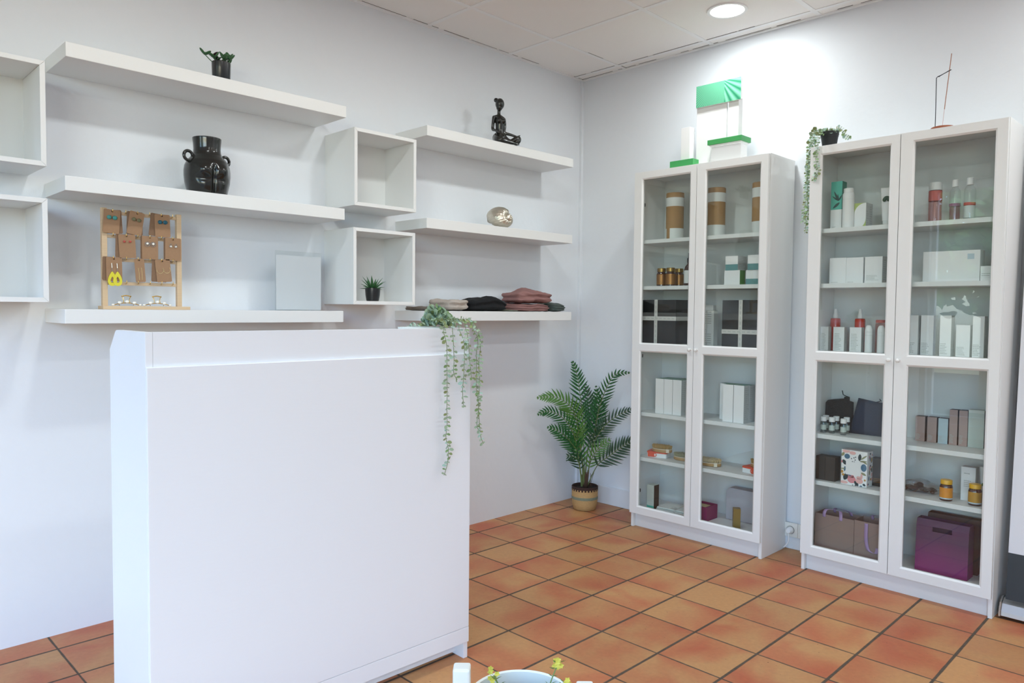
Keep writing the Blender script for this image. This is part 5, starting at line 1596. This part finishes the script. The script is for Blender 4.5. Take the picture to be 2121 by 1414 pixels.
EV = [[(-2.187, 1.168), (-2.176, 1.12), (-2.171, 1.036), (-2.173, 0.965), (-2.17, 0.894), (-2.172, 0.854), (-2.173, 0.806), (-2.165, 0.764), (-2.167, 0.716), (-2.184, 0.682)],
      [(-2.147, 1.159), (-2.144, 1.075), (-2.141, 1.025), (-2.129, 1.002)],
      [(-2.116, 1.167), (-2.101, 1.131), (-2.094, 1.082), (-2.1, 1.023), (-2.101, 0.96), (-2.099, 0.906)],
      [(-2.086, 1.167), (-2.08, 1.126), (-2.07, 1.063), (-2.064, 1.001)],
      [(-2.05, 1.162), (-2.038, 1.139), (-2.04, 1.084), (-2.043, 1.02), (-2.039, 0.956), (-2.032, 0.909), (-2.035, 0.836), (-2.025, 0.816)],
      [(-2.035, 1.166), (-2.025, 1.12), (-2.028, 1.056), (-2.027, 0.978), (-2.029, 0.909), (-2.025, 0.826), (-2.016, 0.792), (-2.006, 0.768)]]
def off_counter(v):
    w_ = v.co + O
    yf = KY - 0.0209 * (w_.x + 3.1117) - 0.0095
    if w_.x > -2.0395: return
    if w_.y > yf and w_.z < CH + 0.003:
        if w_.z < CH - 0.006: v.co.y = yf - 0.001 - O.y
        else: v.co.z = CH + 0.004 - O.z
for i, s in enumerate(EV):
    yo = KY - 0.034 - 0.0209 * (s[0][0] + 3.11)
    x0 = O.x + 0.01 + (s[0][0] - O.x) * 0.6
    pts = [Vector((x0, O.y - 0.02, CH + 0.022)), Vector(((x0 + s[0][0]) / 2, yo + 0.030, CH + 0.030))] + [Vector((x, yo - 0.004 * (k % 2), z)) for k, (x, z) in enumerate(s)]
    vine(t, [p - O for p in pts], 20 + i, 0.0125, (0.012, 0.020), 0.60, fix=off_counter)

# small trailing plant on the right bookcase
pw = Vector(W(2, 0.047, 0.19, 2.0250))
t = thing('trailing_plant', 'small trailing plant in a black pot on top of the right bookcase', 'plant', pw, RZ(2))
bm = B(); lathe(bm, [(0, 0), (0.029, 0), (0.031, 0.002), (0.0385, 0.052), (0.0395, 0.052), (0.0425, 0.074), (0.0405, 0.075), (0.038, 0.066), (0, 0.064)], 36); obj('pot', bm, 'blackmatt', t, smooth=35)
def L2(u, d, z): return Vector((u - 0.047, 0.19 - d, z - 2.0255))
bm = B(); rr = random.Random(31)
for k in range(170):
    a = rr.uniform(0, 2 * PI); q = math.sqrt(rr.random())
    p = Vector((0.040 * q * math.cos(a) - 0.004, 0.036 * q * math.sin(a), 0.066 + 0.026 * (1 - q * q) * rr.uniform(0.3, 1)))
    d = Vector((p.x * 20 + rr.gauss(0, .5), p.y * 16 + rr.gauss(0, .5), rr.uniform(-0.2, 0.9))).normalized()
    n_ = Vector((rr.gauss(0, .5), -0.8, 0.7)); n_ = (n_ - d * n_.dot(d)).normalized()
    l_ = rr.uniform(0.010, 0.017)
    round_leaf(bm, p, d, n_, l_, l_ * 0.85, rr.choices((0, 1, 2, 3), (5, 3, 3, 1))[0])
obj('foliage', bm, ['euca', 'euca2', 'euca3', 'euca4'], t, fix=False, smooth='all')
def off_case(v):
    u, d, z = v.co.x + 0.047, 0.19 - v.co.y, v.co.z + 2.0255
    if u > -0.002 and 0 < d < 0.2925 and z < 2.0275:
        a, b_, c = u + 0.003, 0.2935 - d, 2.0285 - z
        m_ = min(a, b_, c)
        if m_ == a: v.co.x -= a
        elif m_ == b_: v.co.y -= b_
        else: v.co.z += c
def strand(uz, d, seed, start=(0.030, 0.205, 2.092)):
    vine(t, [L2(*start)] + [L2(u, d, z) for u, z in uz], seed, 0.009, (0.012, 0.019), 0.8, wts=(5, 4, 3, 2), r=0.0009, fix=off_case)
strand([(0.008, 2.108), (-0.006, 2.085), (-0.012, 2.045), (-0.024, 2.0), (-0.025, 1.955), (-0.036, 1.91), (-0.032, 1.857), (-0.033, 1.796), (-0.040, 1.736), (-0.044, 1.675)], 0.25, 41)
strand([(0.012, 2.104), (-0.008, 2.072), (-0.018, 2.017), (-0.021, 1.953), (-0.021, 1.896), (-0.021, 1.836), (-0.020, 1.775), (-0.016, 1.713), (-0.025, 1.661), (-0.023, 1.624)], 0.262, 42)
strand([(0.006, 2.10), (-0.010, 2.06), (-0.015, 2.01), (-0.030, 1.93), (-0.018, 1.85), (-0.030, 1.78), (-0.020, 1.70)], 0.235, 45)
strand([(0.046, 2.080), (0.041, 2.039), (0.040, 2.0), (0.033, 1.969), (0.040, 1.928), (0.049, 1.900), (0.033, 1.882), (0.026, 1.862)], 0.305, 43, (0.040, 0.228, 2.088))
strand([(0.094, 2.112), (0.116, 2.094), (0.130, 2.070), (0.150, 2.050)], 0.205, 44, (0.064, 0.195, 2.098))

# incense holder
t = thing('incense_holder', 'round brown incense holder with a bent black wire on the right bookcase', 'incense holder', W(2, 0.534, 0.195, 2.0250), RZ(2))
bm = B(); lathe(bm, [(0, 0), (0.043, 0), (0.0455, 0.0025), (0.0455, 0.0125), (0.043, 0.015), (0, 0.015)], 44); obj('base', bm, 'terra', t, smooth=40)
bm = B(); tube(bm, smooth_path([(-0.029, 0, 0.014), (-0.029, 0, 0.10), (-0.030, 0, 0.218), (-0.029, 0, 0.230), (-0.024, 0.000, 0.2355), (-0.010, 0, 0.2395), (0.024, 0, 0.2535)], 6), 0.0016, 8)
tube(bm, smooth_path([(0.024, 0, 0.2535), (0.0265, -0.0025, 0.252), (0.022, -0.005, 0.2495), (-0.006, -0.005, 0.2385), (-0.021, -0.004, 0.232)], 5), 0.0014, 8)
obj('wire_arm', bm, 'blackmetal', t, smooth='all')
t2 = thing('incense_stick', 'thin incense stick leaning through the bent wire', 'incense', W(2, 0.5335, 0.198, 2.0402), RZ(2))
bm = B(); tube(bm, [(0, 0, 0), (0.0064, 0, 0.075)], 0.0008, 6); obj('stem', bm, 'incensered', t2)
bm = B(); tube(bm, [(0.0064, 0, 0.0751), (0.0270, 0, 0.305)], 0.0016, 7); obj('coated_stick', bm, 'incense', t2)

# palm in the corner
PX, PY = -0.195, -0.228
t = thing('potted_palm', 'green palm in a woven basket on the floor in the corner', 'plant', (PX, PY, 0.0005), -PI / 4)
bm = B()
prof = [(0, 0), (0.062, 0), (0.070, 0.004), (0.078, 0.035), (0.0815, 0.07)]
lathe(bm, prof, 48, mi=0)
obj('basket_base', bm, 'basket', t, smooth=50)
bm = B(); lathe(bm, [(0.0817, 0.068), (0.0822, 0.080), (0.0822, 0.084), (0.0818, 0.0855)], 48); obj('green_band', bm, 'basketgreen', t, smooth='all')
bm = B(); lathe(bm, [(0.0815, 0.0855), (0.0815, 0.122)], 48)
for f in bm.faces: pass
obj('upper_weave', bm, 'basket', t, smooth='all')
bm = B()
N = 26
vt = []
lathe(bm, [(0.0818, 0.131), (0.0825, 0.145), (0.0800, 0.148), (0.0770, 0.145), (0.0765, 0.128)], 48)
for k in range(N):
    a0, a1 = 2 * PI * k / N, 2 * PI * (k + 0.55) / N
    r = 0.0824
    v = [bm.verts.new((r * math.cos(a), r * math.sin(a), z)) for a, z in ((a0, 0.1315), (a1, 0.1315), (a1, 0.121), (a0, 0.121))]
    bm.faces.new(v)
obj('dark_rim', bm, 'basketdark', t, fix=False)
bm = B(); lathe(bm, [(0.0815, 0.122), (0.0815, 0.131)], 48); obj('rim_weave', bm, 'basket', t, smooth='all')
bm = B(); lathe(bm, [(0, 0.128), (0.0768, 0.128), (0.0768, 0.130), (0, 0.134)], 36); obj('soil', bm, 'soil', t)
for i, (x, y, lx, ln) in enumerate(((0.0, 0.0, 0.006, 0.10), (0.008, -0.006, 0.012, 0.115), (-0.008, 0.004, -0.008, 0.085))):
    bm = B(); tube(bm, [(x, y, 0.13), (x + lx * 0.4, y, 0.13 + ln * 0.5), (x + lx, y, 0.13 + ln)], [0.009, 0.008, 0.005], 9); obj('stem_sheath', bm, 'trunk', t, smooth='all')
bm = B()
for a, b_ in (((0.030, 0.01, 0.13), (0.060, 0.02, 0.235)), ((0.038, 0.0, 0.13), (0.034, 0.0, 0.225)), ((0.026, 0.02, 0.13), (0.044, 0.03, 0.21))):
    tube(bm, [a, b_], 0.0013, 5)
obj('bare_twig', bm, 'trunk', t)
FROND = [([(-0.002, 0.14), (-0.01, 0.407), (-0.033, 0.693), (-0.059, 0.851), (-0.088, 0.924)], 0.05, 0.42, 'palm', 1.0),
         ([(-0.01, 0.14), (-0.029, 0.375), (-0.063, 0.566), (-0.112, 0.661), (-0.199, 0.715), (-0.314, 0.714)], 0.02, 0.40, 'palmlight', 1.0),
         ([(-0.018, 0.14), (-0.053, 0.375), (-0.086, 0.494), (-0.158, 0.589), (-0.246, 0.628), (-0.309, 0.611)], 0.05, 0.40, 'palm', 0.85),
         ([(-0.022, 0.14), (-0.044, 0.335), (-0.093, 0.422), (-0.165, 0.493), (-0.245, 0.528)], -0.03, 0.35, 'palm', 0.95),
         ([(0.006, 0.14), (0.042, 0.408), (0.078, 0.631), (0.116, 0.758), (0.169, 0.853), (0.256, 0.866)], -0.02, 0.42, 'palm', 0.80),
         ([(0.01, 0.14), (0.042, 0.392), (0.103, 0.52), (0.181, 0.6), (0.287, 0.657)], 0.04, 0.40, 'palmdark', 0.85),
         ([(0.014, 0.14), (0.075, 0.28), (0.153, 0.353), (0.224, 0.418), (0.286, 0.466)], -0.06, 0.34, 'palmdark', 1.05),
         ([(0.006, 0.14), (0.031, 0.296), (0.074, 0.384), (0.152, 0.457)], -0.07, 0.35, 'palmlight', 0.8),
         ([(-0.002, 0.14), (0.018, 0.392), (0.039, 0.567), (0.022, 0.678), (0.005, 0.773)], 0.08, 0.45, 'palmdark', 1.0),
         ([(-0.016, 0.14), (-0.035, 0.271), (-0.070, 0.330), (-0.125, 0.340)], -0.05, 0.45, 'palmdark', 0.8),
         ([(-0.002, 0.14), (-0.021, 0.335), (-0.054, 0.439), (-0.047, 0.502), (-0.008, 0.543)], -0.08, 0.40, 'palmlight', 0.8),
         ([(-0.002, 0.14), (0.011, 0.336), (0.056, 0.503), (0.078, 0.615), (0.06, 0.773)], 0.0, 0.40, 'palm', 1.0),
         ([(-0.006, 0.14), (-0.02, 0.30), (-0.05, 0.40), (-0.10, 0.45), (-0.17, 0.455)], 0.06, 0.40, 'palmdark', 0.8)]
for i, (pts, dep, st, m_, k) in enumerate(FROND):
    n = len(pts) - 1
    dep = min(dep, 0.145 - abs(pts[-1][0]))
    path = smooth_path([Vector((x, dep * (j / n) ** 1.3, z)) for j, (x, z) in enumerate(pts)], 14)
    rr = random.Random(50 + i)
    bm = B()
    tot = len(path) - 1
    tube(bm, path, [0.0028 * (1 - 0.75 * j / tot) + 0.0005 for j in range(tot + 1)], 6, 1)
    acc = 0
    L_ = sum((b_ - a).length for a, b_ in zip(path, path[1:]))
    run = 0
    for j in range(tot):
        seg = (path[j + 1] - path[j]).length
        run += seg; acc += seg
        f = run / L_
        if f < st or acc < 0.0180: continue
        acc = 0
        g_ = (f - st) / (1 - st)
        tg = (path[j + 1] - path[j]).normalized()
        view = Vector((0, -1, 0.25))
        sd = tg.cross(view).normalized()
        nn = sd.cross(tg).normalized()
        lf = 0.095 * k * (math.sin(PI * min(1, 0.24 + 0.745 * g_)) ** 0.8)
        for s in (-1, 1):
            d = (tg * (0.75 + 0.5 * g_) + sd * s * 0.95 + nn * rr.uniform(0.0, 0.35) + Vector((0, 0, -0.12))).normalized()
            sd2 = d.cross(nn).normalized()
            blade(bm, path[j], d, sd2, nn, lf * rr.uniform(0.9, 1.1), 0.0145 * k, 0.18, 0, ((0, 0.3), (0.25, 0.95), (0.55, 0.8), (0.85, 0.35), (1, 0.02)))
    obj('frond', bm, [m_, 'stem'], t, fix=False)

# ------------------------------------------------------------------ roll-up banner, socket, planter stand
t = thing('roll_up_banner', 'white roll-up banner with a dark foot at the right picture edge', 'banner', (-0.190, -2.462, 0.0), 0)
bm = B()
pr = [(-0.062, 0.012), (-0.060, 0.030), (-0.045, 0.060), (-0.012, 0.078), (0.025, 0.074), (0.050, 0.050), (0.055, 0.012)]
prism(bm, [(a, b_) for a, b_ in pr], -0.86, 0.0, 'y')
obj('cassette', bm, 'alu', t, bevel=0.002)
bm = B(); prism(bm, [(-0.064, 0.010), (-0.064, 0.012), (-0.062, 0.034), (-0.045, 0.064), (-0.012, 0.0815), (0.027, 0.077), (0.053, 0.052), (0.058, 0.010)], 0.0003, 0.007, 'y'); obj('end_cap', bm, 'silverm', t)
for y in (-0.12, -0.74):
    obj('foot', bx(-0.085, y - 0.02, 0.0, 0.085, y + 0.02, 0.0095), 'blackmatt', t, bevel=0.002)
def sheet(z0, z1):
    bm = B()
    def X(z): return -0.040 + 0.088 * (z - 0.08)
    prism(bm, [(X(z0), z0), (X(z0) + 0.0008, z0), (X(z1) + 0.0008, z1), (X(z1), z1)], -0.845, -0.012, 'y')
    return bm
obj('dark_panel', sheet(0.079, 0.268), 'bannerdark', t)
obj('white_panel', sheet(0.2682, 2.03), 'bannerwhite', t)
obj('top_bar', bx(-0.040 + 0.088 * 1.95 - 0.008, -0.850, 2.0302, -0.040 + 0.088 * 1.95 + 0.010, -0.008, 2.055), 'alu', t)
bm = B(); tube(bm, [(0.035, -0.42, 0.07), (0.150, -0.42, 2.03)], 0.008, 10); obj('support_pole', bm, 'alu', t)

# mains sockets
t = thing('double_socket', 'white double mains socket low on the wall between the bookcases', 'socket', (-0.0002, -1.512, 0.103), -PI / 2)
for x in (-0.0375, 0.0375):
    fr = obj('frame', bx(x - 0.037, -0.010, -0.037, x + 0.037, 0, 0.037), 'socket', t, bevel=0.002)
    fr.location = (0, -0.0102, 0)
    bm = B(); lathe(bm, [(0.0205, 0.001), (0.0225, 0.0035), (0.0240, 0.0035), (0.0245, 0.0), (0.0205, 0.0)], 32); obj('rim', bm, 'socket', t, smooth=40, loc=(x, -0.0202, 0), rot=(PI / 2, 0, 0))
    bm = B(); lathe(bm, [(0, 0), (0.0205, 0), (0.0205, 0.0006), (0, 0.0006)], 28); obj('well', bm, 'sockethole', t, loc=(x, -0.0203, 0), rot=(PI / 2, 0, 0))
t.location = (-0.0002 + 0.0, -1.512, 0.103)
t = thing('power_plug', 'white plug and cable in the left mains socket', 'plug', (-0.0220, -1.4745, 0.103), -PI / 2)
bm = B(); lathe(bm, [(0, 0), (0.0190, 0), (0.0195, 0.002), (0.0175, 0.012), (0.0150, 0.026), (0.0110, 0.032), (0, 0.033)], 28); obj('plug_body', bm, 'paper', t, smooth=45, rot=(PI / 2, 0, 0), loc=(0, -0.0008, 0))
bm = B(); tube(bm, smooth_path([(0, -0.026, -0.010), (0.004, -0.030, -0.024), (0.005, -0.030, -0.040), (0.001, -0.030, -0.060), (-0.010, -0.030, -0.078), (-0.022, -0.029, -0.090), (-0.030, -0.012, -0.097), (-0.034, 0.006, -0.0995)], 5), 0.0032, 8); obj('cable', bm, 'paper', t, smooth='all')

# planter stand at the bottom edge
cxp = Vector((-2.735, -2.190, 0))
t = thing('plant_stand', 'white wooden plant stand with square posts at the bottom picture edge', 'plant stand', cxp, -PI / 4)
for i, (x, y, h_) in enumerate(((-0.146, -0.062, 0.580), (0.084, -0.056, 0.544), (-0.120, 0.080, 0.36), (0.070, 0.080, 0.36))):
    obj('post', bx(x - 0.016, y - 0.016, 0, x + 0.016, y + 0.016, h_), 'planter', t, bevel=0.004)
obj('crossbar', bx(-0.1295, -0.070, 0.235, 0.0675, -0.050, 0.260), 'planter', t, bevel=0.002)
obj('crossbar', bx(-0.1035, 0.070, 0.235, 0.0535, 0.090, 0.260), 'planter', t, bevel=0.002)
obj('tray', bx(-0.125, -0.075, 0.2602, 0.063, 0.095, 0.2760), 'planter', t, bevel=0.002)
t = thing('potted_flowers', 'round white pot of small yellow flowers standing in the white plant stand', 'plant', cxp + Vector((-0.034 * 0.7071 + 0.010 * 0.7071, 0.034 * 0.7071 + 0.010 * 0.7071, 0.2765)), -PI / 4)
bm = B(); lathe(bm, [(0, 0), (0.076, 0), (0.082, 0.006), (0.101, 0.205), (0.104, 0.2095), (0.101, 0.212), (0.097, 0.2095), (0.093, 0.15), (0, 0.15)], 64); obj('pot', bm, 'planter', t, smooth=40)
bm = B(); lathe(bm, [(0, 0.1505), (0.0925, 0.1505), (0.0930, 0.156), (0, 0.160)], 40); obj('soil', bm, 'soil', t)
for i, (x, y, tx, ty, tz) in enumerate(((-0.02, 0.02, -0.055, 0.055, 0.222), (-0.01, 0.0, -0.020, 0.02, 0.196), (0.02, 0.02, 0.022, 0.03, 0.190), (0.04, 0.02, 0.074, 0.035, 0.258), (0.05, 0.0, 0.086, 0.01, 0.232), (-0.03, 0.01, -0.085, 0.02, 0.205), (0.0, 0.03, 0.005, 0.03, 0.185))):
    bm = B(); rr = random.Random(i + 70)
    path = smooth_path([(x, y, 0.157), ((x + tx) / 2, (y + ty) / 2, 0.157 + (tz - 0.157) * 0.6), (tx, ty, tz)], 6)
    tube(bm, path, 0.0012, 6, 0)
    for p in path[2::2]:
        for s in (-1, 1):
            d = Vector((s * rr.uniform(0.5, 1), rr.uniform(-0.5, 0.5), rr.uniform(0.1, 0.8))).normalized(); n_ = d.orthogonal().normalized()
            blade(bm, p, d, d.cross(n_), n_, rr.uniform(0.010, 0.018), 0.006, 0.1, 0)
    for q in range(7):
        c = Vector((tx, ty, tz)) + Vector((rr.uniform(-.009, .009), rr.uniform(-.009, .009), rr.uniform(-.012, .012)))
        for w_ in range(5):
            a = w_ * 2 * PI / 5 + q
            d = Vector((math.cos(a), -0.3, math.sin(a))).normalized(); n_ = Vector((0, -1, 0.3)).normalized(); n_ = (n_ - d * n_.dot(d)).normalized()
            blade(bm, c, d, d.cross(n_), n_, 0.0065, 0.005, 0.1, 1)
    obj('flower_stem', bm, ['fleaf', 'fyellow'], t, fix=False)
